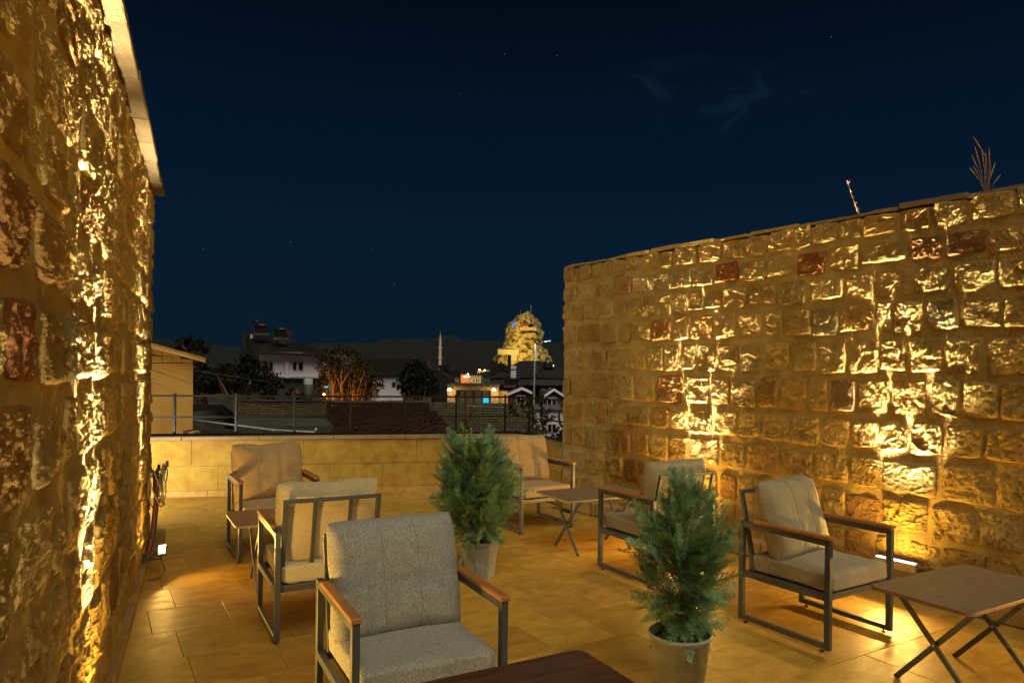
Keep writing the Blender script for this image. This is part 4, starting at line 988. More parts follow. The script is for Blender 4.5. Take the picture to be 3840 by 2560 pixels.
# ---- ochre neighbour house on the left
def ochre_house():
    Y = 14.0; o_ = P(640, 1500, Y); t = empty('ochre_house', (o_.x, Y, -6), 0, 'ochre rendered house with a sloping roof edge, just beyond the left wall', 'house')
    o = t.location
    face(t, 'wall', M_yel, Y, [(430, 1700), (722, 1700), (724, 1362), (650, 1362), (430, 1362)], 4.0, skew=-2.2)
    # two raked courses of bare blocks under the verge
    Mb = M_yel; bl = [[(430, 1330), (607, 1336), (607, 1359), (430, 1359)], [(609, 1336), (645, 1338), (645, 1359), (609, 1359)], [(647, 1338), (680, 1345), (680, 1359), (647, 1359)], [(682, 1345), (722, 1350), (722, 1360), (682, 1360)],
        [(430, 1302), (573, 1304), (573, 1328), (430, 1326)], [(575, 1305), (604, 1312), (606, 1333), (575, 1329)], [(606, 1314), (640, 1325), (644, 1336), (607, 1334)], [(642, 1327), (674, 1337), (676, 1343), (645, 1337)]]
    for q in bl: face(t, 'block', M_yel, Y - 0.015, q, 0.2)
    MB().slab([P(430, 1285, Y + .05) - o, P(724, 1362, Y + .05) - o, P(724, 1362, Y + .05) + Vector((-2.2, 4, 0)) - o, P(430, 1285, Y + .05) + Vector((-2.2, 4, 0)) - o], (0, 0, -0.02)).build('gable_fill', M_yel, t)
    rf = [P(430, 1262, Y - 0.25), P(578, 1297, Y - 0.25), P(770, 1350, Y - 0.25), P(770, 1350, Y - .25) + Vector((-2.2, 4.2, 0.02)), P(578, 1297, Y - .25) + Vector((-2.2, 4.2, 0.02)), P(430, 1262, Y - .25) + Vector((-2.2, 4.2, 0.02))]
    MB().slab([p - o for p in rf], (0, 0, -0.045)).build('roof', M_yel, t)
    MB().slab([p - o + Vector((0, 0.02, 0.045)) for p in rf], (0, 0, -0.04)).build('roof_covering', M_cap, t)
    rect(t, 'broken_brick', M_red, Y - 0.3, 687, 1614, 703, 1630, 0.3); rect(t, 'rubble_stone', M_yel, Y - 0.35, 704, 1619, 727, 1631, 0.3)
ochre_house()
# narrow coping of the neighbouring roof just outside the parapet
t = empty('neighbour_coping', P(800, 1636, 10.6), 0, 'pale blue grey coping tiles of the next roof directly outside the railing', 'coping')
for k in range(8): rect(t, 'coping_tile', M_pipe, 10.6, 470 + k * 66, 1631, 534 + k * 66, 1641, 0.25)
rect(t, 'rough_edge', M_cap, 10.55, 1010, 1634, 1150, 1645, 0.25); rect(t, 'wall_core', M_bgwall, 10.62, 470, 1641, 1150, 1800, 0.2)

# ---- pale two storey house with solar heaters
def pale_house():
    Y = 38; o_ = P(1080, 1400, Y); t = empty('pale_house', (o_.x, Y, -6), 0, 'pale lilac two storey house with dark tiled roof and small windows, left of the middle', 'house'); o = t.location
    rect(t, 'wall', M_bgwhite, Y, 959, 1322, 1224, 1414, 7)
    rect(t, 'lower_wall', M_bgwall, Y + 0.1, 940, 1415, 1200, 1700, 6.9)
    MB().slab([P(959, 1322, Y) - o, P(959, 1700, Y) - o, P(905, 1700, Y + 8) - o, P(905, 1252, Y + 8) - o, P(921, 1249, Y + 7) - o], (0.12, 0, 0)).build('side_wall', M_bgwall, t)
    for x0, x1 in ((957, 968), (1070, 1081), (1214, 1224)): rect(t, 'pilaster', M_bgwhite, Y - 0.14, x0, 1322, x1, 1414, 0.138)
    rect(t, 'eave_band', M_bgwhite, Y - 0.2, 955, 1319, 1226, 1326, 0.198); rect(t, 'floor_band', M_bgwhite, Y - 0.22, 955, 1413, 1226, 1418, 0.22)
    for a, b_, c, d in ((981, 1352, 1002, 1386), (1008, 1354, 1025, 1386), (1097, 1356, 1113, 1388), (1118, 1355, 1138, 1388)): window(t, Y, a, b_, c, d)
    rf = [P(950, 1321, Y - 0.6), P(1236, 1328, Y - 0.6), P(1130, 1287, Y + 5), P(921, 1248, Y + 6)]
    MB().slab([p - o for p in rf], (0, 0, -0.1)).build('roof', M_bgdark, t)
    m = MB()
    for k in range(1, 14):
        f = k / 14; a = rf[0].lerp(rf[3], f); b = rf[1].lerp(rf[2], f); m.beam(a - o + Vector((0, 0, 0.02)), b - o + Vector((0, 0, 0.02)), 0.05, 0.05, (0, 0, 1))
    m.build('tile_rows', M_bgdark, t)
    ch = rect(t, 'chimney', M_bgwall, Y + 3, 1048, 1238, 1074, 1300, 0.9)
    for k in range(2): q = rect(t, 'flue_opening', M_glass, Y + 2.98, 1054 + k * 8, 1241, 1059 + k * 8, 1245, 0.02); q.parent = ch
    rect(t, 'small_vent', M_bgwhite, Y + 3, 939, 1253, 946, 1269, 0.3)
pale_house()
def solar(Y, x0, x1, yt, yb, label, lean=10):
    a = P((x0 + x1) / 2, yb, Y); t = empty('solar_water_heater', a, 0, label, 'solar heater', 'solar water heaters on the roofs'); o = a
    r_ = 5.5 / FPX * Y
    MB().tube([P(x0, yt, Y) - o, P(x1, yt + 1, Y) - o], r_, 12).build('tank', M_tank, t, True)
    m = MB(); n = 14
    for k in range(n):
        f = k / (n - 1); m.tube([P(x0 + 4 + (x1 - x0 - 6) * f, yt + 6, Y - 0.1) - o, P(x0 + 4 + (x1 - x0 - 6) * f + lean * f, yb, Y - 0.9) - o], 0.028, 5)
    m.build('collector_tubes', plain('dark collector glass', (0.03, 0.02, 0.015), 0.2, 0.4), t, True)
    for x in (x0 + 2, x1 - 2): MB().beam(P(x, yt, Y) - o, P(x, yb + 6, Y + 0.2) - o, 0.04, 0.04).build('stand_leg', M_alu, t)
solar(41, 951, 1001, 1219, 1258, 'solar water heater at the roof top of the pale house')
solar(40.2, 1025, 1072, 1234, 1276, 'solar water heater behind the chimney of the pale house', 14)
solar(44.5, 951, 969, 1204, 1212, 'hindmost small solar tank above the roof of the pale house', 0)
solar(43, 1888, 1950, 1420, 1453, 'solar water heater in front of the dark villa', -18)

# ---- galvanised flue
t = empty('metal_flue', P(1155, 1520, 22), 0, 'round galvanised metal flue with a wider cap, standing on the block wall', 'flue'); o = t.location; k = 22 / FPX
zz = lambda y: P(1155, y, 22).z - o.z
MB().lathe([(0.01, zz(1500)), (15 * k, zz(1500)), (15 * k, zz(1442))], 24).build('pipe', M_steel, t, True)
MB().lathe([(17 * k, zz(1442)), (17 * k, zz(1424)), (14 * k, zz(1420)), (0.01, zz(1419))], 24).build('cap', M_pipe, t, True)
MB().lathe([(15.6 * k, zz(1452)), (15.6 * k, zz(1449))], 24).build('clamp_band', M_alu, t, True)

# ---- ruined stone corner, block wall, slab roof, pipe
t = empty('ruined_wall', P(860, 1567, 24), 0, 'crumbling stone wall stub with a broken top, left of the long block wall', 'wall')
face(t, 'wall', M_conc, 24, [(776, 1480), (800, 1477), (842, 1480), (905, 1484), (905, 1566), (890, 1566), (868, 1540), (830, 1512), (778, 1508)], 0.5)
rect(t, 'lower_block', M_conc, 24.5, 722, 1544, 840, 1640, 0.6); rect(t, 'dark_opening', M_bgdark, 24.9, 722, 1515, 905, 1640, 0.3)
bw = empty('block_wall', P(1060, 1560, 23), 0, 'long pale wall of coursed blocks left of the red tiled roof', 'wall')
block_wall(bw, 23, 893, 1504, 1228, 1566, 6, 27, 5, (0.17, 0.13, 0.075))
rs = random.Random(3)
for k in range(12): rect(bw, 'coping_stone', M_conc, 22.95, 893 + 28 * k, 1500 + rs.uniform(-1.5, 1.5), 920 + 28 * k, 1505, 0.35)
t = empty('slab_roof', P(1080, 1600, 19), 0, 'flat concrete slab roof with a weathered edge below the block wall', 'roof'); o = t.location
MB().slab([p - o for p in (P(880, 1597, 17.5), P(1275, 1597, 17.5), P(1220, 1566, 22.9), P(893, 1566, 22.9))], (0, 0, -0.22)).build('slab', M_conc, t)
rect(t, 'under_wall', M_bgwall, 17.9, 725, 1612, 1262, 1760, 0.3)
t = empty('drain_pipe', P(900, 1600, 16.5), 0, 'pale plastic pipe sloping across below the railing with an elbow at its end', 'pipe'); o = t.location
MB().tube([P(700, 1572, 16.5) - o, P(1024, 1612, 16.8) - o], 0.028, 8).build('pipe', M_pipe, t, True)
MB().tube([P(1024, 1612, 16.8) - o, P(1175, 1620, 17) - o, P(1182, 1621, 17) - o, P(1186, 1640, 17) - o], 0.026, 8).build('pipe', M_pipe, t, True)
MB().tube([P(1182, 1621, 17) - o, P(1186, 1604, 17) - o], 0.028, 8).build('elbow', M_pipe, t, True)
MB().tube([P(1020, 1612, 16.8) - o, P(1030, 1613, 16.8) - o], 0.036, 8).build('coupling', M_pipe, t, True)

# ---- red tiled roof, right next to the block wall
def tiled_roof():
    t = empty('tiled_roof', P(1450, 1580, 17), 0, 'brown red pantile roof filling the middle distance behind the railing', 'roof'); o = t.location
    A = P(1222, 1512, 24); B = P(1606, 1513, 24); D_ = P(1262, 1640, 15.5); E = P(1712, 1640, 15.5)
    MB().slab([p - o + Vector((0, 0, -0.09)) for p in (A, D_, E, B)], (0, 0, -0.12)).build('roof_deck', M_rtile, t)
    V = []; Q = []; rs = random.Random(12); nr, ncol = 20, 62
    for r_ in range(nr):
        f0, f1 = r_ / nr, (r_ + 1.12) / nr
        a0, b0 = D_.lerp(A, f0), E.lerp(B, f0); a1, b1 = D_.lerp(A, min(1, f1)), E.lerp(B, min(1, f1))
        for c_ in range(ncol):
            pr = []
            jz = rs.uniform(-.02, .02)
            for (x, h) in ((0.04, 0.0), (0.25, 0.05), (0.5, 0.07), (0.75, 0.05), (0.96, 0.0)):
                g_ = (c_ + x) / ncol
                pr.append((a0.lerp(b0, g_) + Vector((0, 0, h + 0.02 + jz)), a1.lerp(b1, g_) + Vector((0, 0, h * 0.8 - 0.015 + jz))))
            b = len(V)
            for p0, p1 in pr: V.append(p0 - o); V.append(p1 - o)
            for k in range(4): Q.append((b + 2 * k, b + 2 * k + 2, b + 2 * k + 3, b + 2 * k + 1))
    tt = mesh_obj('roof_tiles', V, Q, M_rtile, t); tt['kind'] = 'stuff'
    m = MB()
    for k in range(16): m.box(0, 0, 0, 0, 0, 0) if False else None
    for k in range(15):
        g0, g1 = k / 15, (k + 0.94) / 15; a = A.lerp(B, g0) - o; b = A.lerp(B, g1) - o
        MB().tube([a + Vector((0, 0, 0.02)), b + Vector((0, 0, 0.02 + rs.uniform(-.02, .02)))], 0.085, 8).build('ridge_tile', M_conc, t)
tiled_roof()

# ---- second block wall
bw2 = empty('block_wall', P(1810, 1560, 21), 0, 'grey green wall of coursed blocks between the red tiled roof and the street lamp', 'wall')
_A = P(1606, 1513, 24); _E = P(1712, 1640, 15.5)
block_wall(bw2, 21, 1612, 1509, 2002, 1612, 10, 25, 6, (0.15, 0.145, 0.095))
rect(bw2, 'brick_pier', M_red, 20.9, 1749, 1487, 1760, 1600, 0.12)
for k in range(7): rect(bw2, 'wall_hook', M_bgdark, 20.85, 1622 + k * 50, 1508, 1625 + k * 50, 1515, 0.08)
t = empty('deck_strip', P(1850, 1625, 14), 0, 'grey decking boards below the second block wall', 'decking'); o = t.location
for k in range(7):
    x0 = 1700 + k * 50
    MB().slab([p - o for p in (P(x0, 1640, 13), P(x0 + 47, 1640, 13), P(x0 + 30, 1609, 20.8), P(x0 - 14, 1609, 20.8))], (0, 0, -0.08)).build('board', M_conc if k % 2 else M_bgwall, t)

# ---- dark villa in front of the castle
def dark_villa():
    Y = 46; t = empty('dark_villa', P(1980, 1440, Y), 0, 'large dark hip roofed villa with chimneys, in front of the castle rock', 'house'); o = t.location
    rf = [P(1836, 1418, Y - 1), P(2160, 1412, Y - 1), P(2160, 1398, Y + 4), P(2020, 1352, Y + 7), P(1950, 1353, Y + 7), P(1838, 1412, Y + 4)]
    MB().add([p - o for p in rf], [(0, 1, 3, 4), (1, 2, 3), (0, 4, 5)]).build('roof', M_bgdark, t)
    rect(t, 'eave_band', M_bgwall, Y - 0.9, 1838, 1419, 2150, 1446, 8)
    rect(t, 'wall', M_bgdark, Y - 0.2, 1842, 1446, 2150, 1640, 7)
    for (x0, y0, x1, y1, nm) in ((1838, 1362, 1891, 1408, 'parapet_block'), (2044, 1360, 2077, 1378, 'parapet_block')):
        b = rect(t, nm, M_bgdark, Y + 2, x0, y0, x1, y1, 2); n = int((x1 - x0) / 8)
        for k in range(n):
            if k % 2 == 0: q = rect(t, 'merlon', M_bgdark, Y + 2, x0 + k * (x1 - x0) / n, y0 - 6, x0 + (k + 1) * (x1 - x0) / n, y0, 0.5); q.parent = b
    rect(t, 'chimney', M_bgdark, Y + 1, 1903, 1330, 1916, 1395, 0.8)
    c = rect(t, 'chimney', M_bgwhite, Y - 1.3, 1916, 1371, 1935, 1418, 0.6); q = rect(t, 'chimney_band', M_red, Y - 1.33, 1915, 1383, 1936, 1387, 0.66); q.parent = c
    rect(t, 'chimney', M_bgwall, Y - 1, 2008, 1362, 2018, 1400, 0.6)
    rect(t, 'balcony_lamp', emit('small white lamp', (1, 0.95, 0.85), 0.9), Y + 1, 2074.5, 1367, 2077, 1374, 0.2)
dark_villa()
# ---- red gabled dormer houses
def gabled(Y, pts, body, win, label):
    t = empty('gabled_house', P(*pts[1], Y), 0, label, 'house', 'small red gabled houses'); o = t.location
    (xl, yl), (xp, yp), (xr, yr) = pts
    face(t, 'wall', M_red, Y, [(xl + 4, yl + 2), (xp, yp + 4), (xr - 4, yr + 2), (xr - 4, body), (xl + 4, body)], 3)
    for a, b in (((xl - 2, yl), (xp, yp)), ((xp, yp), (xr + 2, yr))):
        A, B = P(*a, Y - 0.3), P(*b, Y - 0.3)
        MB().slab([A - o, B - o, B - o + Vector((0, 3.4, 0)), A - o + Vector((0, 3.4, 0))], (0, 0, -0.10)).build('roof', M_rtile, t)
        MB().slab([A - o + Vector((0, -0.02, 0.02)), B - o + Vector((0, -0.02, 0.02)), B - o + Vector((0, 0.1, 0.02)), A - o + Vector((0, 0.1, 0.02))], (0, 0, -0.12)).build('barge_board', M_bgwhite, t)
    if win: window(t, Y, *win, panes=2)
    return t
gabled(34, [(1904, 1476), (1958, 1453), (1994, 1470)], 1560, (1936, 1482, 1970, 1512), 'dull red gabled house with a white window, left of the street lamp')
gabled(34, [(2044, 1482), (2078, 1457), (2112, 1480)], 1534, (2052, 1489, 2087, 1528), 'dull red gabled house with a wide white window, between street lamp and stone wall')
t = empty('low_white_house', P(2070, 1600, 28), 0, 'low grey white house with a tall window behind the climbing shrub', 'house')
rect(t, 'wall', M_bgwhite, 28, 2004, 1540, 2150, 1700, 4); window(t, 28, 2054, 1588, 2086, 1620, 2); rect(t, 'eave_band', M_bgwall, 27.9, 2002, 1533, 2150, 1541, 4.2)

# ---- stone guest house with lit wall lamps
def guest_house():
    Y = 40; t = empty('stone_guest_house', P(1770, 1500, Y), 0, 'low stone house with lit wall lamps and a glazed front, left of the dark villa', 'house'); o = t.location
    Ms = M_blk; c1 = (0.36, 0.27, 0.17)
    rect(t, 'front_wall', Ms, Y, 1678, 1447, 1709, 1600, 4, color=c1); rect(t, 'front_wall', Ms, Y, 1841, 1447, 1868, 1600, 4, color=c1)
    rect(t, 'lintel_wall', Ms, Y - 0.01, 1678, 1446, 1868, 1463, 4, color=c1); rect(t, 'roof_edge', M_bgwall, Y - 0.25, 1674, 1440, 1874, 1446, 4.4)
    rect(t, 'room_back', M_bgwall, Y + 1.6, 1709, 1463, 1841, 1600, 0.2)
    for k in range(4):
        f = rect(t, 'window', M_bgdark, Y + 0.30, 1709 + 33 * k, 1463, 1711 + 33 * k, 1600, 0.06)
        q = rect(t, 'pane', plain('curtained glass', (0.10, 0.09, 0.07), 0.2), Y + 0.34, 1711 + 33 * k, 1464, 1741 + 33 * k, 1600, 0.03); q.parent = f
        q = rect(t, 'glazing_bar', M_bgdark, Y + 0.29, 1711 + 33 * k, 1477, 1741 + 33 * k, 1479, 0.03); q.parent = f
    rect(t, 'lit_screen', emit('turquoise lit curtain', (0.02, 0.42, 0.62), 0.8), Y + 0.28, 1812, 1492, 1832, 1530, 0.02)
    for x in (1686, 1852):
        p = P(x, 1461, Y - 0.35); MB().lathe([(0, -0.06), (0.09, -0.04), (0.09, 0.05), (0, 0.08)], 10, p.x - o.x, p.y - o.y).build('wall_lamp', emit('warm wall lamp', (1, 0.85, 0.5), 6), t, loc=(0, 0, p.z - o.z))
        point_light('wall_lamp_light', p + Vector((0, -0.15, -0.1)), 12, (1, 0.62, 0.22), 0.06, t)
    a = rect(t, 'side_annex', M_yel, Y + 0.4, 1868, 1468, 1903, 1600, 3)
    point_light('annex_light', P(1885, 1466, Y - 0.8), 8, (1, 0.62, 0.2), 0.05, t)
guest_house()
# ---- satellite dish
t = empty('satellite_dish', P(1713, 1440, 39), 0, 'round satellite dish on the roof of the stone guest house', 'satellite dish'); k = 39 / FPX
m = MB(); n = 24
ring = [(0, 0.0)] + [(10 * k * q, 0.02 + 0.06 * q * q) for q in (0.4, 0.75, 1.0)]
m.lathe([(r_ + 0.001, z_) for r_, z_ in ring], 24); d = m.build('dish', plain('dish grey', (0.16, 0.15, 0.13), 0.6), t, True, loc=(0, 0, (P(1713, 1424, 39) - t.location).z)); d.rotation_euler = (R(80), 0, R(15))
MB().beam((0, 0.1, 0), (0, 0.1, (P(1713, 1424, 39) - t.location).z), 0.04, 0.04).build('mast', M_bgdark, t)

# ---- lit houses far behind, lamps
def lit_box(Y, x0, y0, x1, y1, mat, label, wins=()):
    t = empty('distant_house', P((x0 + x1) / 2, y1, Y), 0, label, 'house', 'small lit houses in the distance')
    rect(t, 'wall', mat, Y, x0, y0, x1, y1, 6); rect(t, 'roof_edge', M_bgwall, Y - 0.3, x0 - 1, y0 - 2.5, x1 + 1, y0, 6.4)
    for w in wins: window(t, Y, *w)
    return t
M_or = plain('orange lit render', (0.5, 0.2, 0.08), 0.9); M_cr = plain('cream render', (0.45, 0.38, 0.24), 0.9)
t = lit_box(90, 1716, 1404, 1758, 1438, M_or, 'orange lit house front far away, left of the cream one')
for x, y in ((1724, 1412), (1741, 1411.5), (1747, 1411.5), (1757, 1412)):
    p = P(x, y, 89.2); MB().lathe([(0, -.1), (.1, 0), (0, .1)], 8, p.x - t.location.x, p.y - t.location.y).build('bulb', emit('warm bulb', (1, 0.75, 0.45), 6), t, loc=(0, 0, p.z - t.location.z))
point_light('bulb_light', P(1737, 1412, 88), 120, (1, 0.45, 0.1), 0.1, t)
t = lit_box(88, 1760, 1408, 1803, 1438, M_cr, 'cream house with tall windows far away, right of the orange one', ((1774, 1420, 1779, 1432), (1785, 1420, 1789, 1432), (1792, 1420, 1796, 1432)))
point_light('eave_light', P(1778, 1410, 85), 110, (1, 0.72, 0.35), 0.1, t)
t = empty('distant_bridge', P(1812, 1398, 120), 0, 'short yellow lit wall with two bright lamps, left of the dark villa', 'bridge'); face(t, 'wall', M_yel, 120, [(1790, 1388), (1834, 1388), (1836, 1390), (1812, 1394), (1792, 1400)], 1)
point_light('wall_light', P(1812, 1390, 117), 120, (1, 0.75, 0.3), 0.1, t)
def far_lamp(x, y, Y, s, colr, label, r_=2.2):
    t = empty('distant_lamp', P(x, y, Y), 0, label, 'lamp', 'bright lamps among the far roofs'); k = Y / FPX
    MB().lathe([(0, -r_ * k), (r_ * k * .75, -r_ * k * .6), (r_ * k, 0), (r_ * k * .75, r_ * k * .6), (0, r_ * k)], 12).build('bulb', emit('far lamp glass', colr, s), t, True)
    MB().tube([(0, 0.2, -r_ * k), (0, 0.2, -9 * k)], 0.6 * k, 6).build('post', M_bgdark, t)
far_lamp(1755, 1403, 86, 8, (1, 0.88, 0.6), 'bright lamp above the orange and cream houses', 3)
far_lamp(1798, 1386, 119, 8, (1, 0.92, 0.72), 'left of the two bright lamps on the yellow lit wall', 2.8)
far_lamp(1818, 1388, 119, 8, (1, 0.88, 0.6), 'right of the two bright lamps on the yellow lit wall', 2.8)
far_lamp(1323, 1319, 800, 2.2, (0.15, 0.8, 0.9), 'turquoise light far out on the dark hillside', 2.6)
far_lamp(2112, 1231, 700, 1.5, (1, 0.25, 0.05), 'tiny red light just left of the stone wall corner', 1.4)

# ---- darker roofs in the middle
t = empty('flat_roof_house', P(1670, 1430, 55), 0, 'dark flat roofed house with roof clutter, in front of the minaret', 'house'); o = t.location
rect(t, 'wall', M_bgdark, 55, 1633, 1388, 1706, 1520, 6); rect(t, 'upper_wall', M_bgwall, 56, 1645, 1378, 1690, 1390, 4)
MB().slab([P(1640, 1368, 54.6) - o, P(1684, 1369, 54.6) - o, P(1690, 1390, 54) - o, P(1655, 1390, 54) - o], (0, 0.1, 0)).build('solar_panel', M_glass, t)
face(t, 'lean_roof', M_bgdark, 50, [(1618, 1385), (1640, 1388), (1712, 1430), (1712, 1520), (1618, 1520)], 3)
t = empty('white_cottage', P(1450, 1448, 60), 0, 'dim white cottage behind the orange lit tree', 'house')
rect(t, 'wall', M_bgwhite, 60, 1398, 1405, 1508, 1520, 5); rect(t, 'roof', M_bgdark, 59.6, 1394, 1401, 1514, 1406, 6); window(t, 60, 1469, 1433, 1483, 1450)
t = empty('dark_long_roof', P(1460, 1395, 75), 0, 'long dark roof behind the trees in the middle distance', 'roof')
face(t, 'roof', M_bgdark, 75, [(1355, 1398), (1372, 1344), (1500, 1340), (1590, 1352), (1605, 1398), (1605, 1480), (1355, 1480)], 5)

# ---- trees
def tree(Y, base, blobs, n, size, mat, label, seed, branches=12, name='tree', dens=1.0):
    rs = np.random.RandomState(seed); b = P(base[0], base[1], Y); t = empty(name, (b.x, Y, -6), 0, label, 'tree', 'trees among the roofs'); o = np.array(t.location)
    k = Y / FPX; V = []; tr = MB(); z0 = 0.0
    tr.tube([(0, 0, 0), (0.1, 0, (b.z + 6) * 0.6), (0.0, 0.1, b.z + 6 + 0.3)], [0.28, 0.22, 0.16], 8)
    tot = sum(r1 * r2 for _, _, r1, r2 in blobs)
    for (x, y, rx_, rz_) in blobs:
        c = P(x, y, Y); c = np.array(c) - o; m_ = int(n * rx_ * rz_ / tot)
        # leaves gathered in clumps inside the ellipsoid
        nc = max(6, m_ // 22); cl = rs.normal(size=(nc, 3)); cl /= np.linalg.norm(cl, axis=1)[:, None]; cl *= (rs.uniform(0.35, 1.02, (nc, 1)) ** 0.6)
        cl = cl * np.array([rx_ * k, rx_ * k * 0.9, rz_ * k]) + c
        pts = cl[rs.randint(0, nc, m_)] + rs.normal(size=(m_, 3)) * rx_ * k * 0.115
        d1 = rs.normal(size=(m_, 3)); d1 /= np.linalg.norm(d1, axis=1)[:, None]; d2 = np.cross(d1, rs.normal(size=(m_, 3))); d2 /= np.linalg.norm(d2, axis=1)[:, None]
        s_ = size * rs.uniform(0.6, 1.3, (m_, 1))
        V.append(np.stack([pts - d1 * s_, pts + d2 * s_ * 0.45, pts + d1 * s_, pts - d2 * s_ * 0.45], 1))
        for q in range(max(2, int(branches * rx_ * rz_ / tot))):
            e = cl[rs.randint(nc)]; s0 = np.array([0, 0, (b.z + 6) * rs.uniform(0.55, 1.0)]); md = (s0 + e) / 2 + rs.normal(size=3) * 0.25
            tr.tube([s0, md, e], [0.09, 0.05, 0.015], 5)
    tr.build('trunk', M_bark, t)
    Q = np.concatenate(V); me = bpy.data.meshes.new('crown'); fast_mesh(me, Q.reshape(-1, 3), np.arange(len(Q) * 4).reshape(-1, 4)); link_mesh('crown', me, mat, t)
    return t
tree(60, (720, 1345), [(700, 1290, 44, 26), (755, 1300, 38, 22), (670, 1322, 30, 22)], 1600, 0.13, M_bleaf, 'sparse dark tree seen above the ochre house roof', 1, 40)
tree(30, (900, 1470), [(880, 1420, 95, 62), (960, 1400, 62, 50), (1005, 1445, 52, 45), (820, 1440, 60, 60), (935, 1355, 38, 32)], 9000, 0.075, M_bleaf, 'broad dark tree in front of the pale house', 2, 30)
tree(30, (760, 1470), [(765, 1430, 50, 60), (740, 1380, 36, 40)], 2500, 0.08, M_bleaf, 'dark narrow tree right beside the ochre house', 7, 12)
orange = tree(33, (1285, 1500), [(1240, 1370, 62, 60), (1300, 1360, 70, 62), (1350, 1410, 68, 62), (1235, 1450, 60, 50), (1330, 1470, 72, 42), (1400, 1450, 40, 50)], 9500, 0.062, M_oleaf, 'bushy tree glowing orange from a lamp beneath it', 3, 70)
tree(48, (1560, 1490), [(1560, 1400, 52, 52), (1535, 1440, 50, 50), (1600, 1440, 46, 52)], 6500, 0.10, M_bleaf, 'round dark tree left of the stone guest house', 4, 20)
tree(26, (1105, 1500), [(1095, 1478, 22, 22), (1125, 1488, 22, 18)], 500, 0.06, M_bleaf, 'small dark bush in front of the metal flue', 5, 10, 'bush')
# the lamp under the orange tree
t = empty('garden_lamp', P(1275, 1480, 31.2), 0, 'wooden post with a lit amber lamp under the orange tree', 'lamp'); o = t.location
MB().beam(P(1243, 1430, 31.2) - o, P(1243, 1540, 31.2) - o, 0.13, 0.13).build('post', plain('amber lit post', (0.32, 0.16, 0.06), 0.8), t)
p = P(1215, 1478, 31.0) - o; MB().lathe([(0, -.05), (.07, 0), (0, .05)], 8, p.x, p.y).build('bulb', emit('amber bulb', (1, 0.6, 0.15), 5), t, loc=(0, 0, p.z))
point_light('lamp_light', P(1215, 1490, 31.3), 60, (1, 0.52, 0.06), 0.1, t); point_light('lamp_light', P(1330, 1505, 31.6), 38, (1, 0.34, 0.04), 0.1, t)
rect(t, 'turquoise_glow', emit('turquoise lamp', (0.05, 0.4, 0.7), 0.7), 31.5, 1216, 1447, 1230, 1453, 0.05)

# ---- climbing shrub and potted greenery outside the railing
def leafy(name, Y, stems, label, seed, lw=0.03, step=0.05, mat=None):
    rs = random.Random(seed); b = P(*stems[0][0], Y); t = empty(name, b, 0, label, 'shrub', 'climbing shrubs outside the railing'); o = t.location; V = []
    m = MB()
    for st in stems:
        pts = [P(x, y, Y + rs.uniform(-0.12, 0.12)) - o for x, y in st]; m.tube(pts, [0.006] * (len(pts) - 1) + [0.002], 5)
        for a, b_ in zip(pts[:-1], pts[1:]):
            n = max(2, int((b_ - a).length / step))
            for q in range(n):
                for s2 in range(2):
                    c = a.lerp(b_, (q + rs.random()) / n); d = Vector((rs.uniform(-1, 1), rs.uniform(-1, 1), rs.uniform(-0.9, 0.5))).normalized(); sd = d.cross(Vector((rs.uniform(-1, 1), rs.uniform(-1, 1), rs.uniform(-1, 1)))).normalized()
                    l = lw * rs.uniform(1.2, 2.4); w = lw * rs.uniform(0.5, 0.8)
                    V.append([c, c + d * l * .5 + sd * w, c + d * l, c + d * l * .5 - sd * w])
    m.build('stem', M_bark, t)
    V = np.array([[tuple(p) for p in q] for q in V]); me = bpy.data.meshes.new('foliage'); fast_mesh(me, V.reshape(-1, 3), np.arange(len(V) * 4).reshape(-1, 4)); link_mesh('foliage', me, mat or M_shrub, t)
M_shrub = leaf_mat('dull green shrub leaves', (0.03, 0.036, 0.016), (0.075, 0.07, 0.03))
leafy('climbing_shrub', 10.8, [[(2020, 1640), (2010, 1580), (1990, 1520), (1965, 1490), (1950, 1500)], [(2030, 1640), (2035, 1560), (2025, 1500), (2030, 1470), (2036, 1455)], [(2015, 1600), (1985, 1560), (1960, 1530), (1955, 1500)], [(2030, 1590), (2050, 1560), (2058, 1530)], [(2000, 1620), (1985, 1590), (1975, 1580)], [(2025, 1600), (2060, 1575), (2075, 1560)], [(1990, 1640), (1975, 1600)], [(2050, 1645), (2040, 1600), (2030, 1540)]], 'straggly climbing shrub on the railing beside the street lamp post', 1, 0.034, 0.022)
leafy('climbing_shrub', 10.9, [[(1935, 1545), (1920, 1530), (1912, 1510), (1920, 1500)], [(1938, 1550), (1925, 1545), (1915, 1540)], [(1930, 1530), (1925, 1505)]], 'small hanging tuft of leaves left of the climbing shrub', 2, 0.034, 0.02)
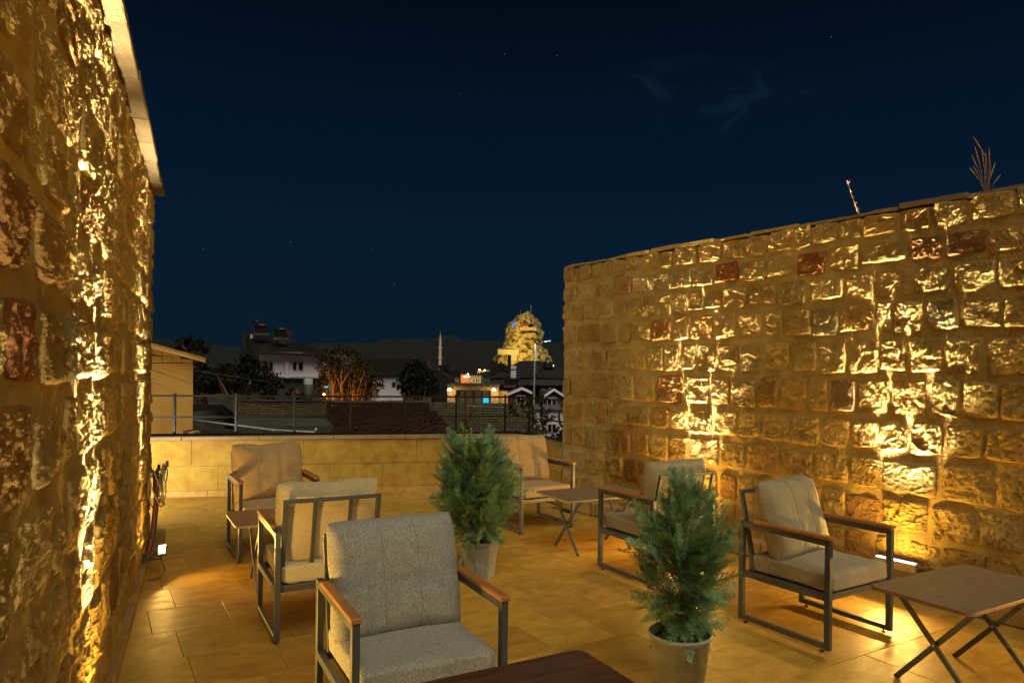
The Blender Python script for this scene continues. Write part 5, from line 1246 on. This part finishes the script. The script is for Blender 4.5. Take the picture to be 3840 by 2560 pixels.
leafy('climbing_shrub', 10.7, [[(1752, 1645), (1748, 1600), (1750, 1560)], [(1768, 1645), (1772, 1600), (1766, 1560), (1764, 1540)], [(1760, 1645), (1735, 1620), (1728, 1600)]], 'thin leafy stems in front of the brick pier', 3, 0.02, 0.022)
leafy('climbing_shrub', 9.7, [[(2060, 1655), (2075, 1625), (2090, 1600)], [(2085, 1655), (2095, 1630), (2110, 1615)], [(2050, 1655), (2065, 1640), (2080, 1640)], [(2100, 1660), (2108, 1640), (2112, 1610)], [(2070, 1655), (2090, 1648), (2110, 1640)]], 'low bush between the kinked railing and the stone wall corner', 4, 0.03, 0.018)

# ---- overhead cables
def wire(Y0, Y1, pts, r_, label, mat):
    n = len(pts); q = [P(x, y, Y0 + (Y1 - Y0) * k / (n - 1)) for k, (x, y) in enumerate(pts)]; t = empty('overhead_cable', q[0], 0, label, 'cable', 'overhead cables crossing on the left')
    MB().tube([p - q[0] for p in q], r_, 6).build('cable', mat, t, True)
wire(13, 20, [(500, 1370), (577, 1384), (700, 1405), (860, 1428), (1040, 1460)], 0.012, 'thick black overhead cable passing the ochre house wall', M_black)
wire(13, 20, [(500, 1352), (577, 1364), (740, 1392), (900, 1415), (1035, 1436)], 0.005, 'uppermost thin overhead cable on the left', M_cable)
wire(13, 17, [(500, 1425), (577, 1436), (700, 1460), (860, 1502), (1020, 1532), (1130, 1550)], 0.005, 'middle thin overhead cable ending at the block wall', M_cable)
wire(13, 17, [(500, 1430), (577, 1445), (720, 1480), (800, 1505), (870, 1570)], 0.004, 'lower thin overhead cable dropping past the ruined wall', M_cable)
wire(15, 19, [(1750, 1520), (1850, 1525), (2000, 1533)], 0.006, 'pale clothes line across the second block wall', M_pipe)

# street light over the lane that lights the ochre house
t = empty('lane_lamp', (-9.6, 9.0, -6), 0, 'lane lamp hidden behind the left wall, lighting the ochre house', 'street lamp')
MB().tube([(0, 0, 0), (0, 0, 9.0)], [0.07, 0.04], 8).build('post', M_alu, t); MB().box(-0.12, 0.12, -0.1, 0.1, 9.0, 9.1).build('lamp_head', M_led, t)
point_light('lamp_light', Vector((-9.3, 9.2, 2.9)), 170, (1, 0.62, 0.22), 0.1, t)
